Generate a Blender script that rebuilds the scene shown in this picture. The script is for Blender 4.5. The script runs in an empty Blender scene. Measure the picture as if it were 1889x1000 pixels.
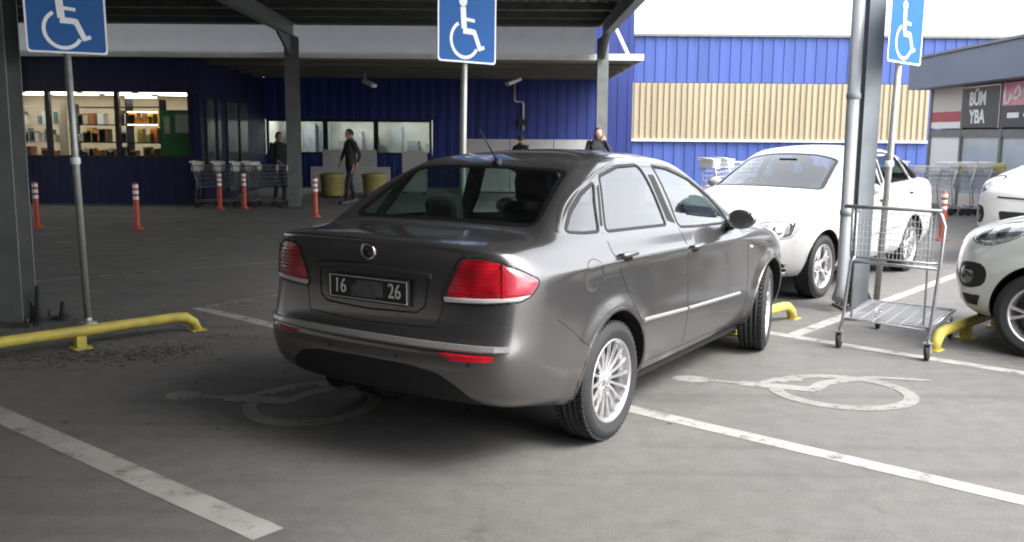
import bpy, bmesh, math, random
import numpy as np
from mathutils import Vector, Matrix
from mathutils.bvhtree import BVHTree
from math import sin, cos, pi, radians, sqrt, atan2
random.seed(7)
S = bpy.context.scene
COL = S.collection

# ---------------------------------------------------------------- camera, sky, sun, exposure
PITCH, ROLL, CAMZ, FPX = 0.146405, 0.007373, 1.688, 1734.07
_f = Vector((0, cos(PITCH), -sin(PITCH))); _r0 = Vector((1, 0, 0)); _u0 = Vector((0, sin(PITCH), cos(PITCH)))
_r = cos(ROLL)*_r0 + sin(ROLL)*_u0; _u = -sin(ROLL)*_r0 + cos(ROLL)*_u0
cam_d = bpy.data.cameras.new('camera'); cam = bpy.data.objects.new('camera', cam_d); COL.objects.link(cam)
cam_d.sensor_width = 36; cam_d.lens = 36*FPX/1889; cam_d.clip_end = 2000; cam_d.clip_start = 0.05
cam.matrix_world = Matrix(((_r.x, _u.x, -_f.x, 0), (_r.y, _u.y, -_f.y, 0), (_r.z, _u.z, -_f.z, CAMZ), (0, 0, 0, 1)))
S.camera = cam

SUN_EL, SUN_AZ = radians(50), radians(122)      # azimuth clockwise from +Y: behind the camera, from the right
W = bpy.data.worlds.new('World'); S.world = W; W.use_nodes = True
nt = W.node_tree; nt.nodes.clear()
sky = nt.nodes.new('ShaderNodeTexSky'); sky.sky_type = 'NISHITA'; sky.sun_disc = False
sky.sun_elevation = SUN_EL; sky.sun_rotation = SUN_AZ; sky.air_density = 1.0; sky.dust_density = 4.0; sky.ozone_density = 1.0
hs = nt.nodes.new('ShaderNodeHueSaturation'); hs.inputs['Saturation'].default_value = 0.22
bg = nt.nodes.new('ShaderNodeBackground'); bg.inputs['Strength'].default_value = 0.15
wo = nt.nodes.new('ShaderNodeOutputWorld')
nt.links.new(sky.outputs[0], hs.inputs['Color']); nt.links.new(hs.outputs[0], bg.inputs['Color']); nt.links.new(bg.outputs[0], wo.inputs[0])
sl = bpy.data.lights.new('sun', 'SUN'); sl.energy = 0.6; sl.angle = radians(25); sl.color = (1.0, 0.97, 0.93)
sun = bpy.data.objects.new('sun', sl); COL.objects.link(sun)
_sd = Vector((sin(SUN_AZ)*cos(SUN_EL), cos(SUN_AZ)*cos(SUN_EL), sin(SUN_EL)))
sun.rotation_euler = _sd.to_track_quat('Z', 'Y').to_euler(); sun.location = (20, -20, 30)
S.view_settings.view_transform = 'Standard'; S.view_settings.look = 'None'; S.view_settings.gamma = 1
S.view_settings.use_curve_mapping = False
S.view_settings.exposure = 2.2
S.render.engine = 'CYCLES'; S.cycles.max_bounces = 10; S.cycles.transparent_max_bounces = 16; S.cycles.filter_width = 1.9

# ---------------------------------------------------------------- helpers
def px(u, v, Y):
    "world point at depth Y seen at photo pixel (u, v)"
    d = _r*((u-944.5)/FPX) + _u*(-(v-500)/FPX) + _f
    t = Y/d.y
    return Vector((0, 0, CAMZ)) + d*t

def mat(name, color, rough=0.6, metal=0.0, noise=0.0, nscale=8.0, bump=0.0, bscale=60.0, coat=0.0, spec=0.5,
        emit=0.0, color2=None, detail=6.0, streak=False):
    m = bpy.data.materials.new(name); m.use_nodes = True
    n = m.node_tree; b = n.nodes['Principled BSDF']
    b.inputs['Roughness'].default_value = rough; b.inputs['Metallic'].default_value = metal
    b.inputs['Specular IOR Level'].default_value = spec
    b.inputs['Coat Weight'].default_value = coat; b.inputs['Coat Roughness'].default_value = 0.04
    c = (*color, 1)
    tc = n.nodes.new('ShaderNodeTexCoord')
    if noise > 0 or color2:
        no = n.nodes.new('ShaderNodeTexNoise'); no.inputs['Scale'].default_value = nscale; no.inputs['Detail'].default_value = detail
        if streak:
            mp = n.nodes.new('ShaderNodeMapping'); mp.inputs['Scale'].default_value = (1, 1, .09); n.links.new(tc.outputs['Object'], mp.inputs[0]); n.links.new(mp.outputs[0], no.inputs['Vector'])
        else: n.links.new(tc.outputs['Object'], no.inputs['Vector'])
        cr = n.nodes.new('ShaderNodeValToRGB'); cr.color_ramp.elements[0].position = .3; cr.color_ramp.elements[1].position = .7
        c2 = color2 if color2 else tuple(x*(1-noise) for x in color)
        cr.color_ramp.elements[0].color = (*c2, 1); cr.color_ramp.elements[1].color = c
        n.links.new(no.outputs['Fac'], cr.inputs['Fac']); n.links.new(cr.outputs[0], b.inputs['Base Color'])
        mr = n.nodes.new('ShaderNodeMapRange'); mr.inputs['To Min'].default_value = max(0, rough-.08); mr.inputs['To Max'].default_value = min(1, rough+.1)
        n.links.new(no.outputs['Fac'], mr.inputs['Value']); n.links.new(mr.outputs[0], b.inputs['Roughness'])
    else:
        b.inputs['Base Color'].default_value = c
    if bump > 0:
        nb = n.nodes.new('ShaderNodeTexNoise'); nb.inputs['Scale'].default_value = bscale; nb.inputs['Detail'].default_value = 4
        n.links.new(tc.outputs['Object'], nb.inputs['Vector'])
        bp = n.nodes.new('ShaderNodeBump'); bp.inputs['Strength'].default_value = bump; bp.inputs['Distance'].default_value = .01
        n.links.new(nb.outputs['Fac'], bp.inputs['Height']); n.links.new(bp.outputs[0], b.inputs['Normal'])
    if emit > 0:
        b.inputs['Emission Color'].default_value = c; b.inputs['Emission Strength'].default_value = emit
    return m

def glass_mat(name, tint, refl=0.05, rough=0.02, dens=1.0):
    m = bpy.data.materials.new(name); m.use_nodes = True; n = m.node_tree; n.nodes.clear()
    o = n.nodes.new('ShaderNodeOutputMaterial'); mx = n.nodes.new('ShaderNodeMixShader')
    tr = n.nodes.new('ShaderNodeBsdfTransparent'); tr.inputs[0].default_value = (*tint, 1)
    gl = n.nodes.new('ShaderNodeBsdfGlossy'); gl.inputs['Roughness'].default_value = rough
    fr = n.nodes.new('ShaderNodeFresnel'); fr.inputs['IOR'].default_value = 1.52
    mp = n.nodes.new('ShaderNodeMath'); mp.operation = 'MULTIPLY_ADD'; mp.inputs[1].default_value = dens; mp.inputs[2].default_value = refl
    ge = n.nodes.new('ShaderNodeNewGeometry'); mi = n.nodes.new('ShaderNodeMath'); mi.operation = 'MULTIPLY_ADD'   # same reflectance on both faces of the thin pane
    mi.inputs[1].default_value = 1/1.52-1.52; mi.inputs[2].default_value = 1.52
    n.links.new(ge.outputs['Backfacing'], mi.inputs[0]); n.links.new(mi.outputs[0], fr.inputs['IOR'])
    n.links.new(fr.outputs[0], mp.inputs[0]); n.links.new(mp.outputs[0], mx.inputs[0])
    n.links.new(tr.outputs[0], mx.inputs[1]); n.links.new(gl.outputs[0], mx.inputs[2]); n.links.new(mx.outputs[0], o.inputs[0])
    return m

def link(name, me, m, parent=None, smooth=False):
    o = bpy.data.objects.new(name, me); COL.objects.link(o)
    if m: me.materials.append(m)
    if smooth:
        for p in me.polygons: p.use_smooth = True
    if parent: o.parent = parent
    return o

def tag(o, label=None, cat=None, group=None, kind=None):
    if label: o['label'] = label
    if cat: o['category'] = cat
    if group: o['group'] = group
    if kind: o['kind'] = kind
    return o

def empty(name, loc=(0, 0, 0), rz=0, label=None, cat=None, group=None, parent=None):
    o = bpy.data.objects.new(name, None); COL.objects.link(o); o.location = loc; o.rotation_euler = (0, 0, rz)
    o.empty_display_size = .2
    if parent: o.parent = parent
    return tag(o, label, cat, group)

class MB:
    def __init__(s): s.v = []; s.f = []; s.sm = []
    def add(s, vs, fs, smooth=False):
        k = len(s.v); s.v += [tuple(v) for v in vs]; s.f += [tuple(i+k for i in f) for f in fs]; s.sm += [smooth]*len(fs); return s
    def box(s, c, d, rz=0, rx=0, ry=0):
        x, y, z = d[0]/2, d[1]/2, d[2]/2
        M = Matrix.Translation(c) @ Matrix.Rotation(rz, 4, 'Z') @ Matrix.Rotation(ry, 4, 'Y') @ Matrix.Rotation(rx, 4, 'X')
        vs = [M @ Vector(p) for p in ((-x,-y,-z),(x,-y,-z),(x,y,-z),(-x,y,-z),(-x,-y,z),(x,-y,z),(x,y,z),(-x,y,z))]
        return s.add(vs, [(0,3,2,1),(4,5,6,7),(0,1,5,4),(1,2,6,5),(2,3,7,6),(3,0,4,7)])
    def bb(s, a, b):
        return s.box([(a[i]+b[i])/2 for i in range(3)], [abs(b[i]-a[i]) for i in range(3)])
    def tube(s, pts, r, n=8, cap=True, rs=None, closed=False):
        P = [Vector(p) for p in pts]; N = len(P); rings = []
        prev = None
        for i, p in enumerate(P):
            if closed: t = (P[(i+1) % N]-P[i-1]).normalized()
            else: t = ((P[min(i+1, N-1)]-P[max(i-1, 0)])).normalized()
            if prev is None:
                a = Vector((0, 0, 1)) if abs(t.z) < .9 else Vector((1, 0, 0)); e1 = t.cross(a).normalized()
            else:
                e1 = (prev - t*prev.dot(t)).normalized()
            prev = e1; e2 = t.cross(e1); rr = rs[i] if rs else r
            rings.append([p + e1*cos(2*pi*k/n)*rr + e2*sin(2*pi*k/n)*rr for k in range(n)])
        vs = [v for R in rings for v in R]; fs = []
        M = N if closed else N-1
        for i in range(M):
            j = (i+1) % N
            for k in range(n): fs.append((i*n+k, i*n+(k+1) % n, j*n+(k+1) % n, j*n+k))
        s.add(vs, fs, True)
        if cap and not closed:
            b = len(s.v)-len(vs)
            s.f += [tuple(b+k for k in range(n))[::-1], tuple(b+(N-1)*n+k for k in range(n))]; s.sm += [False, False]
        return s
    def lathe(s, prof, n=32, M=None, smooth=True, cap=False):
        "prof: (r, h) around local Z"
        M = M or Matrix(); vs = []; fs = []
        for r, h in prof:
            for k in range(n): vs.append(M @ Vector((r*cos(2*pi*k/n), r*sin(2*pi*k/n), h)))
        for i in range(len(prof)-1):
            for k in range(n): fs.append((i*n+k, i*n+(k+1) % n, (i+1)*n+(k+1) % n, (i+1)*n+k))
        s.add(vs, fs, smooth)
        if cap:
            b = len(s.v)-len(vs)
            s.f += [tuple(b+k for k in range(n))[::-1], tuple(b+(len(prof)-1)*n+k for k in range(n))]; s.sm += [False, False]
        return s
    def prism(s, poly, h0, h1, M=None):
        "poly in local XY extruded along local Z"
        M = M or Matrix(); n = len(poly)
        vs = [M @ Vector((x, y, h0)) for x, y in poly] + [M @ Vector((x, y, h1)) for x, y in poly]
        fs = [tuple(range(n))[::-1], tuple(range(n, 2*n))] + [(i, (i+1) % n, n+(i+1) % n, n+i) for i in range(n)]
        return s.add(vs, fs)
    def build(s, name, m, parent=None, bevel=0.0):
        me = bpy.data.meshes.new(name); me.from_pydata(s.v, [], s.f); me.update()
        for p, q in zip(me.polygons, s.sm): p.use_smooth = q
        o = link(name, me, m, parent)
        if bevel > 0:
            md = o.modifiers.new('bevel', 'BEVEL'); md.width = bevel; md.segments = 2; md.limit_method = 'ANGLE'
        return o

def frame_M(o, ex, ey, ez):
    "matrix with columns ex ey ez and origin o"
    return Matrix(((ex[0], ey[0], ez[0], o[0]), (ex[1], ey[1], ez[1], o[1]), (ex[2], ey[2], ez[2], o[2]), (0, 0, 0, 1)))

def text_mesh(txt, size, depth=0.002, bold=0.0, align='CENTER', space=1.0):
    c = bpy.data.curves.new('writing', 'FONT'); c.body = txt; c.size = size; c.extrude = depth; c.offset = bold
    c.align_x = align; c.align_y = 'CENTER'; c.resolution_u = 3; c.space_character = space
    o = bpy.data.objects.new('writing', c); COL.objects.link(o)
    bpy.context.view_layer.update()
    dg = bpy.context.evaluated_depsgraph_get()
    me = bpy.data.meshes.new_from_object(o.evaluated_get(dg)); me.materials.clear()
    bpy.data.objects.remove(o); bpy.data.curves.remove(c)
    return me
def text(name, txt, size, M, m, parent, depth=0.002, bold=0.0, space=1.0, sx=1.0):
    me = text_mesh(txt, size, depth, bold, space=space); me.transform(Matrix.Diagonal((sx, 1, 1, 1))); me.transform(M)
    return link(name, me, m, parent)

def copy_tree(o, parent=None):
    c = o.copy(); COL.objects.link(c); c.parent = parent
    for ch in [x for x in KIDS.get(o.name, [])]: copy_tree(ch, c)
    return c
KIDS = {}
def index_kids(root):
    def rec(o):
        KIDS[o.name] = list(o.children)
        for c in o.children: rec(c)
    rec(root)
def dup(root, loc, rz, label, group=None):
    index_kids(root); c = copy_tree(root); c.location = loc; c.rotation_euler = (0, 0, rz); c['label'] = label
    if group: c['group'] = group
    return c

# ---------------------------------------------------------------- materials
M = {}
M['black'] = mat('black_plastic', (.012, .012, .013), .55, spec=.3)
M['rubber'] = mat('rubber', (.022, .022, .023), .75, noise=.3, nscale=30, bump=.2, bscale=120)
M['steel'] = mat('galvanised_steel', (.45, .46, .46), .42, .75, noise=.25, nscale=14)
M['zinc'] = mat('zinc_wire', (.42, .43, .46), .35, .8, noise=.2, nscale=30)
M['chrome'] = mat('chrome', (.75, .75, .76), .12, 1.0)
M['alloy'] = mat('alloy', (.62, .62, .63), .28, .85)
M['brightsteel'] = mat('satin_trim', (.5, .5, .5), .3, .7)
M['white'] = mat('white_paint', (.78, .78, .77), .5, noise=.06, nscale=6)
# ---------------------------------------------------------------- cars
def paint_mat(name, color, metal=0.5, rough=0.35, flake=True):
    m = bpy.data.materials.new(name); m.use_nodes = True; n = m.node_tree; b = n.nodes['Principled BSDF']
    out = n.nodes['Material Output']
    b.inputs['Metallic'].default_value = metal; b.inputs['Roughness'].default_value = rough
    b.inputs['Coat Weight'].default_value = 1.0; b.inputs['Coat Roughness'].default_value = .08
    tc = n.nodes.new('ShaderNodeTexCoord')
    no = n.nodes.new('ShaderNodeTexNoise'); no.inputs['Scale'].default_value = 3.0; no.inputs['Detail'].default_value = 8
    n.links.new(tc.outputs['Object'], no.inputs['Vector'])
    # road dust low on the body
    sp = n.nodes.new('ShaderNodeSeparateXYZ'); n.links.new(tc.outputs['Object'], sp.inputs[0])
    mr = n.nodes.new('ShaderNodeMapRange'); mr.inputs['From Min'].default_value = .85; mr.inputs['From Max'].default_value = .25
    mr.inputs['To Min'].default_value = 0; mr.inputs['To Max'].default_value = .38
    n.links.new(sp.outputs['Z'], mr.inputs['Value'])
    mu = n.nodes.new('ShaderNodeMath'); mu.operation = 'MULTIPLY'; n.links.new(mr.outputs[0], mu.inputs[0]); n.links.new(no.outputs['Fac'], mu.inputs[1])
    mx = n.nodes.new('ShaderNodeMix'); mx.data_type = 'RGBA'
    mx.inputs['A'].default_value = (*color, 1); mx.inputs['B'].default_value = (.20, .185, .165, 1)
    n.links.new(mu.outputs[0], mx.inputs['Factor']); n.links.new(mx.outputs['Result'], b.inputs['Base Color'])
    ra = n.nodes.new('ShaderNodeMapRange'); ra.inputs['To Min'].default_value = rough; ra.inputs['To Max'].default_value = rough+.25
    n.links.new(mu.outputs[0], ra.inputs['Value']); n.links.new(ra.outputs[0], b.inputs['Roughness'])
    ca = n.nodes.new('ShaderNodeMapRange'); ca.inputs['To Min'].default_value = .08; ca.inputs['To Max'].default_value = .5
    n.links.new(mu.outputs[0], ca.inputs['Value']); n.links.new(ca.outputs[0], b.inputs['Coat Roughness'])
    # the inner side of the shell is trimmed in dark cloth
    geo = n.nodes.new('ShaderNodeNewGeometry'); df = n.nodes.new('ShaderNodeBsdfDiffuse'); df.inputs[0].default_value = (.03, .03, .032, 1)
    ms = n.nodes.new('ShaderNodeMixShader'); n.links.new(geo.outputs['Backfacing'], ms.inputs[0])
    n.links.new(b.outputs[0], ms.inputs[1]); n.links.new(df.outputs[0], ms.inputs[2]); n.links.new(ms.outputs[0], out.inputs[0])
    return m
M['cloth'] = mat('seat_cloth', (.035, .035, .038), .9, noise=.3, nscale=40)
M['carglass'] = glass_mat('car_side_glass', (.62, .73, .70), .07, dens=2.0)
M['darkglass'] = glass_mat('car_rear_glass', (.74, .88, .84), .02, dens=1.3)
M['frit'] = mat('glass_border_black', (.008, .008, .009), .15)
M['gap'] = mat('panel_gap', (.004, .004, .004), .9)
def lens_mat(name, c1, c2, sc):
    m = mat(name, c1, .18, coat=1.0); n = m.node_tree; b = n.nodes['Principled BSDF']
    tc = n.nodes.new('ShaderNodeTexCoord'); w = n.nodes.new('ShaderNodeTexWave'); w.wave_type = 'BANDS'; w.bands_direction = 'Z'; w.inputs['Scale'].default_value = sc; w.inputs['Distortion'].default_value = .6
    v = n.nodes.new('ShaderNodeTexNoise'); v.inputs['Scale'].default_value = 7; v.inputs['Detail'].default_value = 2
    n.links.new(tc.outputs['Object'], w.inputs['Vector']); n.links.new(tc.outputs['Object'], v.inputs['Vector'])
    r = n.nodes.new('ShaderNodeValToRGB'); r.color_ramp.elements[0].position = .35; r.color_ramp.elements[1].position = .62; r.color_ramp.elements[0].color = (*c2, 1); r.color_ramp.elements[1].color = (*c1, 1)
    n.links.new(v.outputs['Fac'], r.inputs[0]); n.links.new(r.outputs[0], b.inputs['Base Color'])
    bp = n.nodes.new('ShaderNodeBump'); bp.inputs['Strength'].default_value = .5; bp.inputs['Distance'].default_value = .004
    n.links.new(w.outputs['Fac'], bp.inputs['Height']); n.links.new(bp.outputs[0], b.inputs['Normal'])
    return m
M['redlens'] = lens_mat('red_lens', (.55, .008, .02), (.22, .002, .008), 16)
M['reddeep'] = lens_mat('red_lens_deep', (.30, .004, .010), (.12, .001, .004), 30)
M['redlens2'] = mat('red_lens_outer', (.55, .06, .09), .15, coat=1.0, noise=.2, nscale=20)
M['clearlens'] = mat('clear_lens', (.72, .70, .70), .12, .3, coat=1.0)
M['lampchrome'] = mat('headlight_reflector', (.6, .62, .65), .15, .8, coat=1.0, noise=.6, nscale=18)
M['lampdark'] = mat('headlight_interior', (.07, .075, .08), .15, .3, coat=1.0, noise=.7, nscale=25)
M['disc'] = mat('brake_disc', (.12, .11, .10), .5, .7)
M['plate'] = mat('plate_black', (.02, .02, .022), .35)
M['platewhite'] = mat('plate_white', (.55, .55, .53), .4)
M['plategrey'] = mat('plate_blank_patch', (.11, .115, .12), .5, noise=.5, nscale=22)

ZR = [.36,.40,.50,.64,.70,.86,1.085,1.155,1.176,1.178,1.198,1.37,1.505,1.55,1.572,1.580]
def body_ctrl(kind='sedan'):
    C = []
    def col(xs, ys, zs): C.append([(x, y, z) for x, y, z in zip(xs, ys, zs)])
    x0 = [-.90,-1.02,-1.07,-1.10,-1.05,-1.015,-1.010,-1.048,-1.015,-.50,-.43,-.16,.10,.28,.5,.78]
    col(x0, [0]*16, ZR)
    col([x+.012 for x in x0], [.36]*7+[.355,.35,.345,.34,.32,.30,.28,.16,0], ZR)
    col([-.86,-.97,-1.02,-1.045,-1.0,-.968,-.960,-.990,-.960,-.52,-.45,-.18,.075,.27,.5,.78], [.62,.63,.64,.645,.64,.64,.635,.625,.615,.61,.605,.575,.545,.49,.27,0],
        [.36,.41,.50,.64,.70,.86,1.07,1.140,1.162,1.170,1.192,1.365,1.497,1.545,1.57,1.58])
    col([-.80,-.90,-.95,-.965,-.93,-.905,-.885,-.895,-.865,-.57,-.50,-.21,.07,.28,.51,.78], [.71,.77,.80,.81,.80,.80,.79,.775,.745,.675,.66,.615,.575,.51,.285,0],
        [.35,.40,.50,.64,.70,.88,1.045,1.118,1.142,1.162,1.185,1.352,1.485,1.538,1.568,1.58])
    col([-.62,-.70,-.74,-.75,-.745,-.74,-.73,-.71,-.66,-.54,-.50,-.20,.09,.30,.52,.78], [.765,.825,.86,.872,.868,.866,.858,.82,.785,.74,.72,.66,.605,.535,.30,0],
        [.33,.38,.49,.63,.74,.95,1.02,1.070,1.118,1.158,1.182,1.343,1.475,1.532,1.566,1.58])
    side_y = [.79,.835,.866,.876,.870,.866,.886,.862,.832,.808,.785,.71,.64,.565,.31,0]
    def sc(x, x10, x11, x12, x13, x14, dz, y=None, dr=0):
        z = [.28,.33,.46,.60,.78,.965+dz*.6,1.003+dz*.6,1.030+dz*.7,1.11+dz,1.155+dz,1.182+dz,1.345+dz*.5,1.478+dr,1.535+dr,1.57+dr,1.583+dr]
        col([x]*10+[x10,x11,x12,x13,x14,max(.78,min(1.05,x14))], y or side_y, z)
    sc(-.42,-.38,-.12,.15,.33,.54,0)
    sc(0,.01,.12,.32,.45,.62,-.005,None,.003)
    sc(.45,.46,.50,.58,.63,.70,-.02,None,.005)
    sc(.95,.95,.93,.88,.86,.84,-.04,None,.005)
    sc(1.45,1.44,1.34,1.12,1.02,.95,-.065)
    sc(1.95,1.93,1.64,1.32,1.17,1.03,-.095,None,-.006)
    col([2.35]*7+[2.35,2.34,2.30,2.18,1.82,1.45,1.27,1.12,1.05], [.79,.835,.866,.875,.878,.879,.872,.845,.80,.75,.71,.655,.60,.535,.30,0],
        [.27,.32,.45,.58,.70,.82,.935,.99,1.035,1.07,1.095,1.29,1.462,1.525,1.562,1.58])
    col([2.85]*6+[2.85,2.82,2.72,2.47,2.33,1.93,1.52,1.32,1.15,1.06], [.78,.825,.86,.87,.873,.872,.86,.825,.765,.66,.62,.57,.53,.47,.27,0],
        [.27,.32,.45,.58,.70,.80,.90,.95,1.0,1.06,1.095,1.30,1.475,1.532,1.565,1.58])
    col([3.15,3.22,3.26,3.28,3.27,3.25,3.21,3.15,2.95,2.52,2.38,1.97,1.55,1.35,1.18,1.07], [.70,.76,.79,.80,.80,.79,.77,.735,.66,.50,.47,.43,.40,.36,.2,0],
        [.26,.31,.43,.56,.66,.76,.85,.905,.965,1.065,1.10,1.31,1.487,1.54,1.568,1.58])
    col([3.30,3.38,3.43,3.45,3.44,3.42,3.37,3.29,3.03,2.55,2.41,1.99,1.57,1.37,1.2,1.08], [.50,.54,.57,.58,.58,.57,.56,.53,.47,.36,.34,.31,.29,.25,.14,0],
        [.25,.30,.42,.55,.65,.75,.84,.895,.975,1.075,1.105,1.315,1.492,1.545,1.57,1.58])
    col([3.38,3.47,3.52,3.54,3.53,3.51,3.46,3.37,3.08,2.57,2.43,2.0,1.58,1.38,1.2,1.08], [.26,.27,.28,.28,.28,.28,.27,.26,.24,.18,.17,.16,.15,.13,.07,0],
        [.25,.30,.42,.55,.65,.75,.84,.895,.98,1.08,1.11,1.317,1.495,1.548,1.572,1.58])
    col([3.40,3.49,3.54,3.56,3.55,3.53,3.48,3.39,3.10,2.58,2.44,2.01,1.58,1.38,1.2,1.08], [0]*16,
        [.25,.30,.42,.55,.65,.75,.84,.895,.98,1.08,1.11,1.318,1.496,1.549,1.572,1.58])
    A = np.array(C, float).transpose(1, 0, 2)     # rows, cols, 3
    if kind == 'hatch':       # short tail with an upright rear window, taller nose
        for r in range(9, 16):
            for c in range(0, 6):
                k = 1 - c/6.0
                A[r, c, 0] -= (.42 if r < 14 else .2)*k*(1 if r < 14 else .6)
        for r in range(5, 11):
            for c in range(11, 17): A[r, c, 2] += .05
        A[:, 12:, 0] -= .08*np.clip((A[:, 12:, 0]-2.3)/1.2, 0, 1)
    return A

def bs_basis(n, sub):
    rows = []
    for i in range(n-1):
        for k in range(sub): rows.append((i, k/sub))
    rows.append((n-2, 1.0))
    B = np.zeros((len(rows), n+2))
    for r, (i, t) in enumerate(rows):
        B[r, i:i+4] = [(1-t)**3/6, (3*t**3-6*t*t+4)/6, (-3*t**3+3*t*t+3*t+1)/6, t**3/6]
    return B

def body_surface(A, sub=7, wheelx=(0, 2.67), zc=.333):
    R, C, _ = A.shape
    P = np.zeros((R+2, C+2, 3)); P[1:-1, 1:-1] = A
    mir = np.array([1, -1, 1])
    P[1:-1, 0] = A[:, 1]*mir; P[1:-1, -1] = A[:, -2]*mir
    P[0] = 2*P[1]-P[2]; P[-1] = P[-3]*mir
    V = np.einsum('ai,ijk->ajk', bs_basis(R, sub), P); V = np.einsum('bj,ajk->abk', bs_basis(C, sub), V)
    V[:, 0, 1] = 0; V[:, -1, 1] = 0; V[-1, :, 1] = 0
    # flared wheel arches
    for wx in wheelx:
        d = np.sqrt((V[..., 0]-wx)**2+(V[..., 2]-zc)**2)
        k = np.clip(1-np.abs(d-.40)/.10, 0, 1); k = k*k*(3-2*k)
        V[..., 1] += np.where((V[..., 1] > .7) & (V[..., 2] < .95), .020*k, 0)
    return V

def shell_mesh(V):
    "mirrored closed shell from the half surface; returns verts, quads"
    nr, nc, _ = V.shape; idx = {}; vs = []; fs = []
    def vid(r, c, m):
        p = V[r, c]
        key = (round(p[0], 5), round(p[1]*m, 5)+0.0, round(p[2], 5))
        if key not in idx: idx[key] = len(vs); vs.append((p[0], p[1]*m, p[2]))
        return idx[key]
    for m in (1, -1):
        for r in range(nr-1):
            for c in range(nc-1):
                q = [vid(r, c, m), vid(r, c+1, m), vid(r+1, c+1, m), vid(r+1, c, m)]
                if m == -1: q = q[::-1]
                u = []
                for i in q:
                    if i not in u: u.append(i)
                if len(u) >= 3: fs.append(tuple(u))
    return vs, fs

def catmull(poly, n=6, closed=True):
    out = []; N = len(poly)
    for i in range(N if closed else N-1):
        p0, p1, p2, p3 = [poly[(i+k) % N] if closed else poly[min(max(i+k, 0), N-1)] for k in (-1, 0, 1, 2)]
        for k in range(n):
            t = k/n
            out.append(tuple(.5*((2*b)+(-a+c)*t+(2*a-5*b+4*c-d)*t*t+(-a+3*b-3*c+d)*t**3) for a, b, c, d in zip(p0, p1, p2, p3)))
    if not closed: out.append(tuple(poly[-1]))
    return out
def rpoly(poly, r=.03, n=4):
    "polygon with rounded corners, edges resampled"
    out = []; N = len(poly)
    for i in range(N):
        p = Vector(poly[i]); a = Vector(poly[i-1]); b = Vector(poly[(i+1) % N])
        da = (a-p); db = (b-p); ra = min(r, da.length*.45); rb = min(r, db.length*.45)
        s = p+da.normalized()*ra; e = p+db.normalized()*rb
        for k in range(n+1):
            t = k/n; out.append(tuple((1-t)**2*s + 2*t*(1-t)*p + t*t*e))
        nx = Vector(poly[(i+1) % N]); L = (nx-p).length; m = int(L/.05)
        q = nx + (p-nx).normalized()*min(r, L*.45)
        for k in range(1, m): out.append(tuple(Vector(e).lerp(q, k/m)))
    return out

def inside(poly, x, y):
    c = False; n = len(poly); j = n-1
    for i in range(n):
        xi, yi = poly[i]; xj, yj = poly[j]
        if (yi > y) != (yj > y) and x < (xj-xi)*(y-yi)/(yj-yi)+xi: c = not c
        j = i
    return c
def nearest_on(poly, x, y):
    best = 1e9; bp = None; n = len(poly)
    for i in range(n):
        ax, ay = poly[i]; bx, by = poly[(i+1) % n]
        dx, dy = bx-ax, by-ay; L = dx*dx+dy*dy or 1e-12
        t = max(0, min(1, ((x-ax)*dx+(y-ay)*dy)/L)); qx, qy = ax+t*dx, ay+t*dy
        d = (qx-x)**2+(qy-y)**2
        if d < best: best = d; bp = (qx, qy)
    return bp

class Frame:
    "projects 2-D points (a, b) along d onto the car's skin"
    def __init__(s, e1, e2, d): s.e1 = Vector(e1).normalized(); s.e2 = Vector(e2).normalized(); s.d = Vector(d).normalized()
    def to2(s, p): return (p.dot(s.e1), p.dot(s.e2))
FR = {'R': Frame((1,0,0),(0,0,1),(0,-1,0)), 'L': Frame((1,0,0),(0,0,1),(0,1,0)),
      'B': Frame((0,1,0),(0,0,1),(1,0,0)), 'F': Frame((0,1,0),(0,0,1),(-1,0,0)),
      'RB': Frame((1,1,0),(0,0,1),(1,-1,0)), 'LB': Frame((1,-1,0),(0,0,1),(1,1,0)),
      'RF': Frame((-1,1,0),(0,0,1),(-1,-1,0)), 'LF': Frame((-1,-1,0),(0,0,1),(-1,1,0)),
      'RG': Frame((0,1,0),(.7,0,.7),(.7,0,-.7)), 'WS': Frame((0,1,0),(-.7,0,.7),(-.7,0,-.7)),
      'T': Frame((1,0,0),(0,1,0),(0,0,-1))}

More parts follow.
